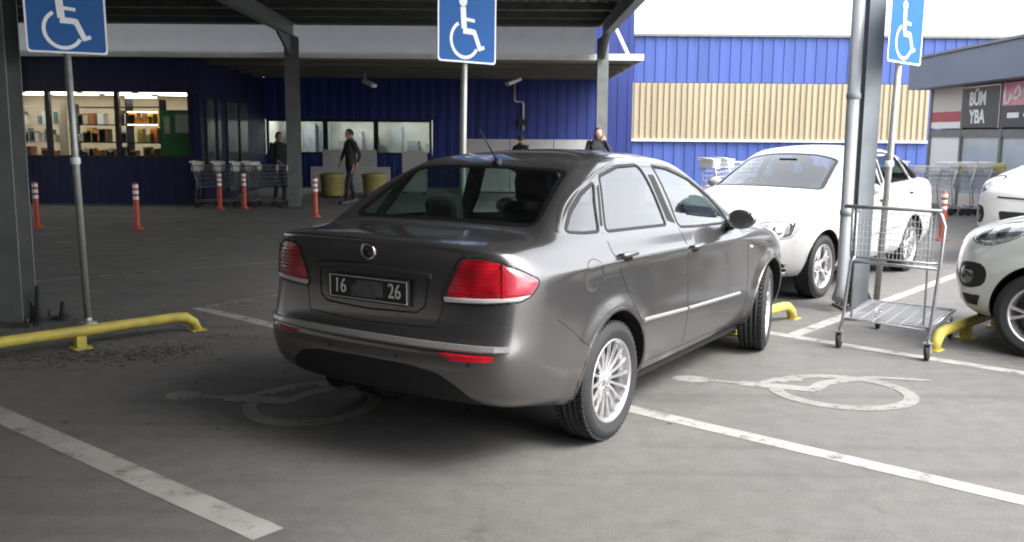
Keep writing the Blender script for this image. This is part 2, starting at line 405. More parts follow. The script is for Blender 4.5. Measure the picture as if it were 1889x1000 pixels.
class CarSkin:
    def __init__(s, kind='sedan', sub=7):
        V = body_surface(body_ctrl(kind), sub); s.vs, s.fs = shell_mesh(V)
        me = bpy.data.meshes.new('tmp'); me.from_pydata(s.vs, [], s.fs); me.update()
        s.vn = [Vector(n.vector) for n in me.vertex_normals]
        # outward check
        i = max(range(len(s.vs)), key=lambda k: s.vs[k][1])
        s.flip = s.vn[i].y < 0
        if s.flip: s.fs = [f[::-1] for f in s.fs]; s.vn = [-n for n in s.vn]
        bpy.data.meshes.remove(me)
        s.bvh = BVHTree.FromPolygons([Vector(v) for v in s.vs], s.fs)
        s.dead = set(); s.snap = {}
    def norm(s, loc, fi):
        f = s.fs[fi]; w = 0; n = Vector()
        for i in f:
            k = 1/((Vector(s.vs[i])-loc).length+1e-4); n += s.vn[i]*k
        return n.normalized()
    def hit(s, fr, a, b):
        F = FR[fr]; o = F.e1*a + F.e2*b - F.d*4
        # the frame axes need not be orthogonal to d
        loc, n, fi, d = s.bvh.ray_cast(o, F.d)
        if loc is None:
            loc, n, fi, d = s.bvh.find_nearest(F.e1*a+F.e2*b)
        return loc, s.norm(loc, fi)
    def cut(s, fr, poly):
        F = FR[fr]; nd = set()
        xs = [p[0] for p in poly]; ys = [p[1] for p in poly]; x0, x1, y0, y1 = min(xs), max(xs), min(ys), max(ys)
        for k, f in enumerate(s.fs):
            if k in s.dead: continue
            c = sum((Vector(s.vs[i]) for i in f), Vector())/len(f); a, b = F.to2(c)
            if a < x0 or a > x1 or b < y0 or b > y1: continue
            n = s.vn[f[0]]
            if n.dot(F.d) > .1: continue
            if inside(poly, a, b): nd.add(k)
        kept = {i for k, f in enumerate(s.fs) if k not in s.dead and k not in nd for i in f}
        edge = {i for k in nd for i in s.fs[k] if i in kept}
        for i in edge:
            a, b = F.to2(Vector(s.vs[i])); q = nearest_on(poly, a, b); s.snap[i] = s.hit(fr, *q)[0]
        s.dead |= nd
        return edge
    def build(s, name, m, parent):
        vs = [tuple(s.snap.get(i, Vector(v))) for i, v in enumerate(s.vs)]
        fs = [f for k, f in enumerate(s.fs) if k not in s.dead]
        used = sorted({i for f in fs for i in f}); mp = {i: k for k, i in enumerate(used)}
        me = bpy.data.meshes.new(name); me.from_pydata([vs[i] for i in used], [], [tuple(mp[i] for i in f) for f in fs]); me.update()
        for p in me.polygons: p.use_smooth = True
        nn = []
        for i in used:
            if i in s.snap:
                loc, n, fi, d = s.bvh.find_nearest(s.snap[i]); nn.append(s.norm(loc, fi))
            else: nn.append(s.vn[i])
        me.normals_split_custom_set_from_vertices([tuple(n) for n in nn])
        return link(name, me, m, parent)
    def patch(s, name, fr, poly, m, parent, edge=-.002, top=.004, rings=5, dome=2.0):
        n = len(poly); cx = sum(p[0] for p in poly)/n; cy = sum(p[1] for p in poly)/n
        vs = []; fs = []
        loc, nn = s.hit(fr, cx, cy); vs.append(loc+nn*top)
        for k in range(1, rings+1):
            t = k/rings
            for p in poly:
                loc, nn = s.hit(fr, cx+(p[0]-cx)*t, cy+(p[1]-cy)*t)
                h = edge+(top-edge)*(1-t**(dome*3)) if k < rings else edge
                vs.append(loc+nn*h)
        for i in range(n):
            j = (i+1) % n; fs.append((0, 1+i, 1+j))
            for k in range(rings-1): a = 1+k*n; b = a+n; fs.append((a+i, b+i, b+j, a+j))
        me = bpy.data.meshes.new(name); me.from_pydata(vs, [], fs); me.update()
        if sum((p.normal.dot(FR[fr].d) for p in me.polygons)) > 0: me.flip_normals()
        return link(name, me, m, parent, True)
    def strip(s, name, fr, path, w, m, parent, h=.001, closed=False, bevel=.6, ends=True):
        "raised ribbon along a 2-D path on the skin"
        P = [Vector(p) for p in path]; N = len(P); vs = []; fs = []
        for i, p in enumerate(P):
            a = P[i-1] if (closed or i > 0) else P[i]; b = P[(i+1) % N] if (closed or i < N-1) else P[i]
            t = (b-a).normalized(); o = Vector((-t.y, t.x)); ww = w[i] if isinstance(w, (list, tuple)) else w
            for k, hh in ((-1, -.003), (-bevel, h), (bevel, h), (1, -.003)):
                q = p+o*(ww/2*k); loc, nn = s.hit(fr, q.x, q.y); vs.append(loc+nn*hh)
        for i in range(N if closed else N-1):
            j = (i+1) % N
            for k in range(3): fs.append((i*4+k, i*4+k+1, j*4+k+1, j*4+k))
        if not closed and ends: fs += [(0, 1, 2, 3), ((N-1)*4+3, (N-1)*4+2, (N-1)*4+1, (N-1)*4)]
        me = bpy.data.meshes.new(name); me.from_pydata(vs, [], fs); me.update()
        if sum((p.normal.dot(FR[fr].d) for p in me.polygons)) > 0: me.flip_normals()
        return link(name, me, m, parent, False)

def lerp_path(pts, step=.04):
    out = []
    for a, b in zip(pts[:-1], pts[1:]):
        L = sqrt(sum((x-y)**2 for x, y in zip(a, b))); n = max(1, int(L/step))
        out += [tuple(x+(y-x)*k/n for x, y in zip(a, b)) for k in range(n)]
    return out+[tuple(pts[-1])]

def make_wheel(parent, x, y, side, R=.333, RR=.232, Wd=.205, spokes=16, steer=0.0, style='multi'):
    "side +1: outer face towards +y"
    w = empty('wheel', (x, y, R), steer if side > 0 else steer, parent=parent)
    Mx = Matrix.Rotation(-pi/2*side, 4, 'X')
    h = Wd/2
    prof = [(RR-.004, -h+.012), (RR+.012, -h+.004), (RR+.045, -h-.006), (R-.03, -h+.002), (R-.008, -h+.018)]
    for g in (-.055, -.018, .018, .055): prof += [(R-.001, g-.008), (R-.009, g-.006), (R-.009, g+.006), (R-.001, g+.008)]
    prof += [(R-.008, h-.018), (R-.03, h-.002), (R-.036, h+.0005), (RR+.05, h+.007), (RR+.045, h+.0055), (RR+.012, h-.004), (RR-.004, h-.012)]
    ty = MB().lathe(prof, 72, Mx)
    # tread blocks as shallow lateral bars on the shoulders
    for k in range(60):
        a = 2*pi*k/60
        for sgn in (-1, 1):
            c = Vector(((R-.003)*cos(a), (R-.003)*sin(a), sgn*(h-.032)))
            Mb = Mx @ Matrix.Translation(c) @ Matrix.Rotation(a, 4, 'Z')
            vs = [Mb @ Vector(p) for p in ((-.008,-.011,-.016),(.004,-.011,-.016),(.004,.011,-.016),(-.008,.011,-.016),(-.008,-.011,.016),(.004,-.011,.016),(.004,.011,.016),(-.008,.011,.016))]
            ty.add(vs, [(0,3,2,1),(4,5,6,7),(0,1,5,4),(1,2,6,5),(2,3,7,6),(3,0,4,7)])
    ty.build('tyre', M['rubber'], w)
    rm = MB()
    rm.lathe([(RR-.002, -h+.01), (RR-.03, -h+.03), (RR-.03, h-.05), (RR-.014, h-.022), (RR-.008, h-.008), (RR+.001, h-.006), (RR+.004, h-.010)], 64, Mx)
    if style == 'multi':
        for k in range(spokes):
            a = 2*pi*k/spokes
            for sgn in (0,):
                Mr = Mx @ Matrix.Rotation(a+sgn, 4, 'Z')
                # spoke: narrow ridge from hub to rim, slightly dished
                pts = [(.040, .012, h-.050), (.10, .0085, h-.034), (.165, .0095, h-.026), (RR-.012, .0125, h-.022)]
                vs = []; fs = []
                for (r, hw, z) in pts:
                    vs += [Mr @ Vector(p) for p in ((r, -hw, z-.012), (r, -hw*.55, z), (r, hw*.55, z), (r, hw, z-.012))]
                for i in range(len(pts)-1):
                    for q in range(3): fs.append((i*4+q, i*4+q+1, i*4+q+5, i*4+q+4))
                rm.add(vs, fs)
    else:
        for k in range(5):
            for da in (-.17, .17):
                a = 2*pi*k/5
                Mr = Mx @ Matrix.Rotation(a, 4, 'Z'); vs = []; fs = []
                pts = [(.045, .016, h-.045, 0), (.11, .013, h-.032, da*.06), (RR-.012, .017, h-.022, da*.28)]
                for (r, hw, z, o) in pts:
                    vs += [Mr @ Vector(p) for p in ((r, o-hw, z-.014), (r, o-hw*.6, z), (r, o+hw*.6, z), (r, o+hw, z-.014))]
                for i in range(2):
                    for q in range(3): fs.append((i*4+q, i*4+q+1, i*4+q+5, i*4+q+4))
                rm.add(vs, fs)
    rm.lathe([(.001, h-.030), (.030, h-.031), (.034, h-.036), (.036, h-.048), (.062, h-.052), (.068, h-.070)], 32, Mx)
    for k in range(5):
        a = 2*pi*k/5+.3; rm.lathe([(.007, h-.060), (.007, h-.043), (.001, h-.041)], 8, Mx @ Matrix.Translation((.050*cos(a), .050*sin(a), 0)))
    rm.build('rim', M['alloy'], w)
    dm = MB(); dm.lathe([(.001, h-.088), (.14, h-.088), (.145, h-.095), (.145, h-.11)], 40, Mx)
    dm.lathe([(.001, -h+.03), (RR-.028, -h+.03)], 40, Mx)
    dm.build('brake_disc', M['disc'], w)
    return w

def circle_arc(cx, cz, r, n=48): return [(cx+r*cos(2*pi*k/n), cz+r*sin(2*pi*k/n)) for k in range(n)]

WIN = {
 'quarter': [(-.385,1.186),(-.244,1.283),(-.076,1.366),(.095,1.420),(.01,1.312),(-.068,1.164),(-.238,1.170)],
 'rear_door': [(.185,1.449),(.48,1.496),(.755,1.498),(.79,1.381),(.812,1.266),(.815,1.132),(.406,1.146),(.005,1.158)],
 'front_door': [(.935,1.490),(1.152,1.462),(1.428,1.385),(1.70,1.265),(1.86,1.160),(1.90,1.10),(1.90,1.066),(1.281,1.088),(.985,1.106),(.99,1.256)],
}
REARGLASS = [(-.625,.545),(-.3,.551),(0,.553),(.3,.551),(.625,.545),(.585,.78),(.530,1.085),(.3,1.118),(0,1.130),(-.3,1.118),(-.530,1.085),(-.585,.78)]
WSHIELD = [(-.64,-.79),(-.62,-.845),(-.3,-.895),(0,-.905),(.3,-.895),(.62,-.845),(.64,-.79),(.55,-.14),(.3,-.075),(0,-.065),(-.3,-.075),(-.55,-.14)]

def shrink(poly, d):
    cx = sum(p[0] for p in poly)/len(poly); cy = sum(p[1] for p in poly)/len(poly)
    out = []
    for x, y in poly:
        L = sqrt((x-cx)**2+(y-cy)**2); out.append((cx+(x-cx)*(1-d/L), cy+(y-cy)*(1-d/L)))
    return out

def make_car(name, label, loc, rz, paint, kind='sedan', wheel_style='multi', steer=0.0, trim='bright', front='plain', zscale=1.0, sub=7, detail=True, group=None, back='lamp'):
    car = empty(name, loc, rz, label, 'car', group)
    car.scale = (1, 1, zscale)
    k = CarSkin(kind, sub)
    WB = 2.67
    win = {n: rpoly(p, .035) for n, p in WIN.items()}
    rg = rpoly(REARGLASS, .06); ws = rpoly(WSHIELD, .06)
    if kind == 'hatch': rg = [(a, b-.30+(.10 if b < .9 else 0)) for a, b in rg]
    arches = [circle_arc(0, .345, .385), circle_arc(WB, .345, .385)]
    for s in 'RL':
        for p in win.values(): k.cut(s, p)
        for a in arches:
            k.cut(s, a)
    if kind != 'hatch': k.cut('RG', rg)
    k.cut('WS', ws)
    body = k.build('body', paint, car)
    # glass
    for s in 'RL':
        for n, p in win.items():
            g = k.patch('side_window', s, p, M['carglass'], car, -.004, -.004, 4)
            k.strip('window_trim', s, p, .020, M['black'] if trim != 'bright' else M['black'], g, .003, True)
        # dark pillar covers between the door windows
        for nm, q in (('pillar_cover', [(.79,1.490),(.905,1.485),(.965,1.115),(.845,1.135)]), ('pillar_cover', [(.115,1.425),(.165,1.438),(-.012,1.168),(-.052,1.170)])):
            k.patch(nm, s, rpoly(q, .01), paint if nm == 'x' else M['black'], car, -.002, .0015, 3)
    for s in 'RL':
        k.strip('window_surround', s, catmull([(-.43,1.190),(-.27,1.298),(-.09,1.384),(.10,1.442),(.19,1.468),(.48,1.512),(.76,1.514),(.94,1.507),(1.16,1.479),(1.44,1.401),(1.71,1.283),(1.88,1.182)], 4, False), .020, paint, car, .004, bevel=.35)
    if kind != 'hatch':
        g = k.patch('rear_window', 'RG', rg, M['darkglass'], car, -.003, -.003, 6)
        k.strip('window_border', 'RG', shrink(rg, .012), .045, M['frit'], g, .001, True)
    else:
        g = k.patch('rear_window', 'RG', rg, M['frit'], car, -.002, .003, 6)
    g = k.patch('windscreen', 'WS', ws, M['carglass'], car, -.003, -.003, 6)
    k.strip('window_border', 'WS', shrink(ws, .012), .05, M['frit'], g, .001, True)
    # arches: inner lip and liner
    for s, sg in (('R', 1), ('L', -1)):
        for wx, a in ((0, arches[0]), (WB, arches[1])):
            lip = MB(); ring = []
            for (x, z) in a:
                if z < .25: continue
                loc, nn = k.hit(s, x, z)
                ring.append(loc)
            ring.sort(key=lambda p: -atan2(p.z-.345, p.x-wx) if p.z-.345 > -.2 or p.x > wx else 0)
            ring = sorted(ring, key=lambda p: (atan2(p.x-wx, p.z-.345)))
            vs = []; fs = []
            for p in ring:
                vs += [p+Vector((0, sg*.001, 0)), p+Vector((0, -sg*.035, 0)), Vector((wx+(p.x-wx)*1.0, p.y-sg*.36, p.z))]
            for i in range(len(ring)-1):
                fs += [(i*3, i*3+3, i*3+4, i*3+1), (i*3+1, i*3+4, i*3+5, i*3+2)]
            c0 = len(vs); vs.append(Vector((wx, ring[0].y-sg*.36, .345)))
            for i in range(len(ring)-1): fs.append((i*3+2, i*3+5, c0))
            lip.add(vs, fs); lip.build('wheel_housing', M['gap'], car)
            # flared painted lip
            k.strip('arch_lip', s, [(x, z) for x, z in [(wx+.392*sin(t), .345+.392*cos(t)) for t in [radians(-118+236*i/40) for i in range(41)]] if z > .2], .022, paint, car, .004, ends=False)
    for x in (0, WB):
        for sg in (1, -1):
            make_wheel(car, x, sg*.765, sg, spokes=16, steer=steer if x > 1 else 0, style=wheel_style)
    # underbody
    ub = MB(); ub.bb((-.75, -.60, .34), (-.38, .60, .46)); ub.bb((.38, -.76, .22), (2.28, .76, .36)); ub.bb((2.3, -.5, .22), (3.2, .5, .4)); ub.bb((-.4, -.38, .26), (.4, .38, .45))
    ub.tube([(-.80, .45, .36), (-.3, .45, .30)], .09, 10); ub.build('underbody', M['gap'], car)
    # interior
    fl = MB(); fl.bb((-.30, -.70, .36), (2.25, .70, .42)); fl.bb((-.55, -.62, 1.12), (.02, .62, 1.15)); fl.build('cabin_floor', M['cloth'], car)
    rs = MB(); rs.box((.18, 0, .86), (.16, 1.25, .60), ry=-.25); rs.box((.45, 0, .60), (.5, 1.25, .2)); rs.build('rear_seat', M['cloth'], car, .04)
    for y in (-.36, .36):
        st = MB(); st.box((1.22, y, .88), (.14, .50, .66), ry=-.25); st.box((1.5, y, .58), (.5, .48, .2)); so = st.build('front_seat', M['cloth'], car, .05)
        hr = MB(); hr.box((1.12, y, 1.30), (.10, .28, .20), ry=-.15); hr.build('headrest', M['cloth'], so, .04)
        hr = MB(); hr.box((.08, y, 1.22), (.09, .26, .15), ry=-.2); hr.build('headrest', M['cloth'], car, .04)
    ds = MB(); ds.box((2.12, 0, .95), (.45, 1.35, .28)); ds.build('dashboard', M['black'], car, .08)
    sw = MB(); sw.tube([Vector((1.80, -.36, 1.02))+Vector((.07*sin(t)*1, .17*cos(t), .17*sin(t))) for t in [2*pi*i/20 for i in range(20)]], .014, 6, closed=True); sw.build('steering_wheel', M['black'], car)
    mr = MB(); mr.box((1.75, 0, 1.40), (.03, .22, .06)); mr.build('interior_mirror', M['black'], car, .01)
    # panel gaps
    if detail:
        for s in 'RL':
            k.strip('door_gap', s, lerp_path([(-.045,1.155),(-.02,1.05),(.07,.92),(.20,.745),(.36,.54),(.39,.36)]), .009, M['gap'], car, .0008)
            k.strip('door_gap', s, lerp_path([(.965,1.10),(1.00,.95),(1.015,.60),(1.02,.33)]), .009, M['gap'], car, .0008)
            k.strip('door_gap', s, lerp_path([(1.98,1.06),(2.10,.95),(2.14,.75),(2.14,.34)]), .009, M['gap'], car, .0008)
            k.strip('sill_gap', s, lerp_path([(.39,.345),(1.2,.335),(2.2,.325)]), .006, M['gap'], car, .0008)
            k.strip('bumper_gap', s, lerp_path([(-.335,.60),(-.48,.70),(-.62,.78)]), .006, M['gap'], car, .0008)
            k.strip('side_moulding', s, lerp_path([(.34,.619),(1.00,.585)]), .028, M['brightsteel'], car, .010, bevel=.4)
            k.strip('side_moulding', s, lerp_path([(1.03,.584),(1.98,.550)]), .028, M['brightsteel'], car, .010, bevel=.4)
            for (x, z) in ((.125, 1.020), (1.11, .972)):
                loc, nn = k.hit(s, x, z); sg = 1 if s == 'R' else -1
                k.patch('handle_recess', s, [(x+.085*cos(t), z-.012+.03*sin(t)) for t in [2*pi*i/20 for i in range(20)]], M['gap'], car, -.001, .0006, 3)
                h = MB(); h.tube([loc+Vector((-.095, -sg*.002, .008)), loc+Vector((-.08, sg*.028, .010)), loc+Vector((-.03, sg*.036, .012)), loc+Vector((.05, sg*.034, .010)), loc+Vector((.085, sg*.024, .006)), loc+Vector((.095, -sg*.002, .004))], .014, 8, rs=[.010,.014,.016,.016,.013,.010])
                h.build('door_handle', paint, car)
            # mirrors
            sg = 1 if s == 'R' else -1
            mm = bpy.data.meshes.new('mirror'); bm = bmesh.new(); bmesh.ops.create_icosphere(bm, subdivisions=3, radius=1)
            for v in bm.verts:
                c = v.co; x = c.x*.062; y = c.y*.098; z = c.z*.068
                if c.x < -.1: x = -.015+(x)*.25
                z *= 1-.12*(c.y*sg); v.co = Vector((1.70+x, sg*.965+y, 1.110+z))
            bm.to_mesh(mm); bm.free(); mo = link('mirror', mm, paint, car, True)
            ma = MB(); ma.tube([(1.84, sg*.80, 1.05), (1.79, sg*.86, 1.05), (1.72, sg*.91, 1.075)], .03, 8, rs=[.04, .03, .03]); ma.build('mirror_arm', M['black'], mo)
            mg = MB(); mg.box((1.682, sg*.965, 1.110), (.006, .15, .092)); mg.build('mirror_glass', M['chrome'], mo, .002)
            loc, nn = k.hit(s, 2.18, .87)
            sr = MB(); sr.tube([loc+Vector((-.022, sg*.002, 0)), loc+Vector((.022, sg*.002, 0))], .010, 8); sr.build('side_repeater', M['clearlens'], car)
        k.patch('fuel_flap', 'L', [(-.26+.10*cos(t), .952+.085*sin(t)) for t in [2*pi*i/28 for i in range(28)]], paint, car, .0, .002, 4)
        k.strip('flap_gap', 'L', [(-.26+.103*cos(t), .952+.088*sin(t)) for t in [2*pi*i/28 for i in range(28)]], .005, M['gap'], car, .0008, True)
        # roof aerial and roof joints
        for y in (-.50, .50):
            k.strip('roof_joint', 'T', lerp_path([(.12, y*1.03), (.5, y*1.04), (1.3, y*1.02)]), .012, M['gap'], car, .001)
    # tail lamps
    lamp = [(-.396,.905),(-.355,1.010),(-.318,1.098),(-.227,1.104),(-.139,1.086),(-.038,1.046),(.066,.993),(.048,.955),(.018,.922),(-.04,.895),(-.20,.880),(-.384,.874)]
    lampc = rpoly(lamp, .022, 3)
    for f in ('RB', 'LB'):
        lo = k.patch('tail_lamp', f, lampc, M['redlens'], car, -.004, .012, 6, dome=1.5)
        k.patch('lamp_outer', f, rpoly([(-.125,1.070),(-.038,1.034),(.050,.990),(.035,.958),(.016,.932),(-.125,.920)], .012), M['redlens2'], lo, .006, .0155, 4)
        k.patch('lamp_band', f, rpoly([(-.385,.905),(-.20,.912),(.010,.924),(-.04,.902),(-.20,.887),(-.380,.881)], .006), M['clearlens'], lo, .004, .0150, 4)
        k.strip('lamp_divider', f, lerp_path([(-.128,1.078),(-.128,.918)], .02), .006, M['reddeep'], lo, .016)
        k.strip('lamp_gap', f, lampc, .011, M['gap'], lo, .0005, True)
    # rear bumper
    k.patch('lower_valance', 'B', rpoly([(-.66,.375),(-.59,.47),(-.48,.545),(-.31,.572),(0,.578),(.31,.572),(.48,.545),(.59,.47),(.66,.375),(.62,.345),(-.62,.345)], .04), M['black'], car, -.002, .006, 8, dome=3)
    k.strip('bumper_strip', 'B', lerp_path([(-.785,.674),(-.45,.675),(0,.676),(.45,.675),(.785,.674)], .05), .038, M['brightsteel'], car, .012, bevel=.55)
    for sg in (-1, 1):
        k.patch('reflector', 'B', rpoly([(sg*.44,.648),(sg*.765,.648),(sg*.73,.612),(sg*.52,.606)], .012), M['redlens'], car, -.001, .005, 3)
        k.strip('lid_gap', 'B', lerp_path([(sg*.60,1.16),(sg*.53,1.07),(sg*.47,.95),(sg*.445,.84),(sg*.42,.76)]), .009, M['gap'], car, .0008)
    k.strip('lid_gap', 'B', lerp_path([(-.42,.755),(0,.742),(.42,.755)]), .008, M['gap'], car, .0008)
    # plate recess, garnish, plate, badge
    k.strip('recess_edge', 'B', lerp_path([(-.36,.985),(-.345,.85),(-.30,.815),(0,.805),(.30,.815),(.345,.85),(.36,.985)]), .014, M['gap'], car, .0009)
    k.strip('lid_garnish', 'B', lerp_path([(-.38,1.000),(-.2,1.017),(0,1.022),(.2,1.017),(.38,1.000)]), .034, paint, car, .026, bevel=.5)
    for sg in (-.26, .26):
        c, nn = k.hit('B', sg, .99)
    c, nn = k.hit('B', 0, .905)
    pm = MB(); pm.box((c.x-.014, 0, .905), (.012, .53, .132)); pl = pm.build('number_plate', M['plate'], car, .003)
    bd = MB(); X = c.x-.0212
    for (a, b) in (((-.252,.848),(.252,.8515)), ((-.252,.9585),(.252,.962)), ((-.2555,.848),(-.252,.962)), ((.252,.848),(.2555,.962))):
        bd.bb((X-.001, a[0], a[1]), (X+.001, b[0], b[1]))
    bd.build('plate_border', M['platewhite'], pl)
    if back == 'full':
        Mt = frame_M((X, .185, .905), (0, -1, 0), (0, 0, 1), (-1, 0, 0))
        text('plate_number', '16', .105, Mt, M['platewhite'], pl, .001, .0, sx=.82)
        Mt = frame_M((X, -.175, .905), (0, -1, 0), (0, 0, 1), (-1, 0, 0))
        text('plate_number', '26', .105, Mt, M['platewhite'], pl, .001, .0, sx=.82)
        gm = MB(); gm.prism([(-.11,-.045),(.06,-.045),(.06,-.035),(.10,-.035),(.10,.04),(-.07,.04),(-.07,.015),(-.11,.015)], -.0004, .0006, frame_M((X, 0, .905), (0,-1,0), (0,0,1), (-1,0,0)))
        gm.build('plate_blank_patch', M['plategrey'], pl)  # plain grey patch standing in for the blanked-out middle characters
        c, nn = k.hit('B', 0, 1.095)
        Mb = Matrix.Translation(c+nn*.002) @ nn.to_track_quat('Z', 'Y').to_matrix().to_4x4()
        bm_ = MB(); bm_.lathe([(.001,.006),(.034,.006),(.037,.010),(.044,.010),(.048,.004),(.048,-.01)], 32, Mb); b0 = bm_.build('badge', M['chrome'], car)
        bm_ = MB(); bm_.lathe([(.001,.0075),(.033,.0075),(.034,.005)], 28, Mb); bm_.build('badge_face', mat('badge_face', (.10, .09, .10), .25, .6, noise=.6, nscale=60), b0)
        # model script on the lid (plain raised letters too small to read)
        c, nn = k.hit('T', -.60, .40)
        # aerial
        loc, nn = k.hit('T', .13, 0)
        am = MB(); am.lathe([(.032, -.004), (.028, .012), (.012, .03), (.006, .034)], 14, Matrix.Translation(loc)); ao = am.build('aerial', M['black'], car)
        ar = MB(); ar.tube([loc+Vector((-.005,0,.02)), loc+Vector((-.19,.0,.20))], .005, 6, rs=[.006,.003]); ar.build('aerial_rod', M['black'], ao)
        # child restraint anchor and exhaust
        
        for y in (-.55, .55):
            c, nn = k.hit('B', y, .655)
        for y in (-.62, -.22, .22, .55):
            c, nn = k.hit('B', y, .600)
            sm = MB(); sm.lathe([(.001,.001),(.009,.001),(.010,-.003)], 12, Matrix.Translation(c) @ nn.to_track_quat('Z','Y').to_matrix().to_4x4()); sm.build('parking_sensor', M['black'], car)
    # front end
    if front == 'sedan':
        for f in ('RF', 'LF'):
            hl = rpoly([(-2.13,.775),(-2.05,.815),(-1.86,.838),(-1.62,.850),(-1.66,.78),(-1.76,.675),(-1.93,.650),(-2.08,.680)], .02)
            a0 = k.patch('headlight', f, hl, M['clearlens'], car, -.003, .008, 5)
            k.patch('lamp_mask', f, rpoly([(-2.09,.77),(-1.99,.80),(-1.96,.69),(-2.06,.70)], .015), M['lampdark'], a0, .0085, .011, 3)
            k.patch('lamp_mask', f, rpoly([(-1.80,.815),(-1.70,.825),(-1.77,.70),(-1.86,.675)], .015), M['lampdark'], a0, .0085, .011, 3)
            k.patch('headlight_lens', f, [(-1.90+.050*cos(t), .745+.045*sin(t)) for t in [2*pi*i/20 for i in range(20)]], M['lampchrome'], a0, .010, .020, 4)
            k.strip('lamp_gap', f, hl, .010, M['gap'], a0, .001, True)
            g0 = k.patch('bumper_vent', f, rpoly([(-1.99,.47),(-1.84,.44),(-1.75,.33),(-1.80,.29),(-1.97,.29)], .02), M['black'], car, -.002, .002, 4)
            for zz in (.32, .37, .42): k.strip('vent_bar', f, lerp_path([(-1.96,zz),(-1.79,zz-.01)]), .012, M['brightsteel'], g0, .008)
        g0 = k.patch('grille', 'F', rpoly([(-.46,.76),(.46,.76),(.42,.67),(-.42,.67)], .03), M['black'], car, -.002, .003, 5)
        for zz in (.69, .715, .74): k.strip('grille_bar', 'F', lerp_path([(-.42,zz),(0,zz-.004),(.42,zz)]), .008, M['brightsteel'], g0, .010)
        k.patch('lower_intake', 'F', rpoly([(-.40,.49),(.40,.49),(.36,.38),(-.36,.38)], .03), M['black'], car, -.002, .003, 5)
        k.strip('bonnet_gap', 'F', lerp_path([(-.55,.835),(0,.85),(.55,.835)]), .008, M['gap'], car, .0008)
    elif front == 'hatch':
        for f in ('RF', 'LF'):
            hl = catmull([(-1.84,.875),(-1.87,.93),(-1.80,.985),(-1.66,1.025),(-1.48,1.035),(-1.40,.99),(-1.46,.91),(-1.60,.845),(-1.74,.845)], 3)
            a0 = k.patch('headlight', f, hl, M['lampchrome'], car, -.003, .010, 6)
            k.strip('lamp_gap', f, hl, .012, M['gap'], a0, .001, True)
            k.patch('headlight_lens', f, [(-1.72+.055*cos(t), .925+.045*sin(t)) for t in [2*pi*i/16 for i in range(16)]], M['lampdark'], a0, .010, .014, 3)
            k.patch('headlight_lens', f, [(-1.57+.045*cos(t), .945+.040*sin(t)) for t in [2*pi*i/16 for i in range(16)]], M['lampdark'], a0, .010, .014, 3)
            fg = catmull([(-1.96,.56),(-1.93,.66),(-1.85,.70),(-1.70,.71),(-1.61,.68),(-1.59,.58),(-1.64,.50),(-1.78,.465),(-1.90,.48)], 3)
            g0 = k.patch('fog_lamp_housing', f, fg, M['black'], car, -.003, .004, 5)
            k.patch('fog_lamp', f, [(-1.80+.085*cos(t), .585+.075*sin(t)) for t in [2*pi*i/20 for i in range(20)]], M['lampdark'], g0, .004, .014, 3)
            k.patch('corner_intake', f, rpoly([(-1.92,.43),(-1.64,.44),(-1.70,.34),(-1.88,.33)], .02), M['black'], car, -.002, .004, 4)
        k.patch('grille', 'F', rpoly([(-.44,.66),(.44,.66),(.38,.42),(-.38,.42)], .05), M['black'], car, -.002, .003, 5)
        k.strip('grille_bar', 'F', lerp_path([(-.42,.80),(0,.795),(.42,.80)]), .03, M['chrome'], car, .010)
    else:
        for f in ('RF', 'LF'):
            hl = catmull([(-1.98,.72),(-1.96,.80),(-1.84,.86),(-1.62,.90),(-1.5,.91),(-1.6,.83),(-1.75,.75),(-1.88,.71)], 3)
            k.patch('headlight', f, hl, M['lampchrome'], car, -.003, .008, 5)
        k.patch('grille', 'F', rpoly([(-.42,.76),(.42,.76),(.36,.64),(-.36,.64)], .03), M['black'], car, -.002, .003, 5)
        k.patch('lower_intake', 'F', rpoly([(-.50,.48),(.50,.48),(.46,.34),(-.46,.34)], .03), M['black'], car, -.002, .003, 5)
    return car
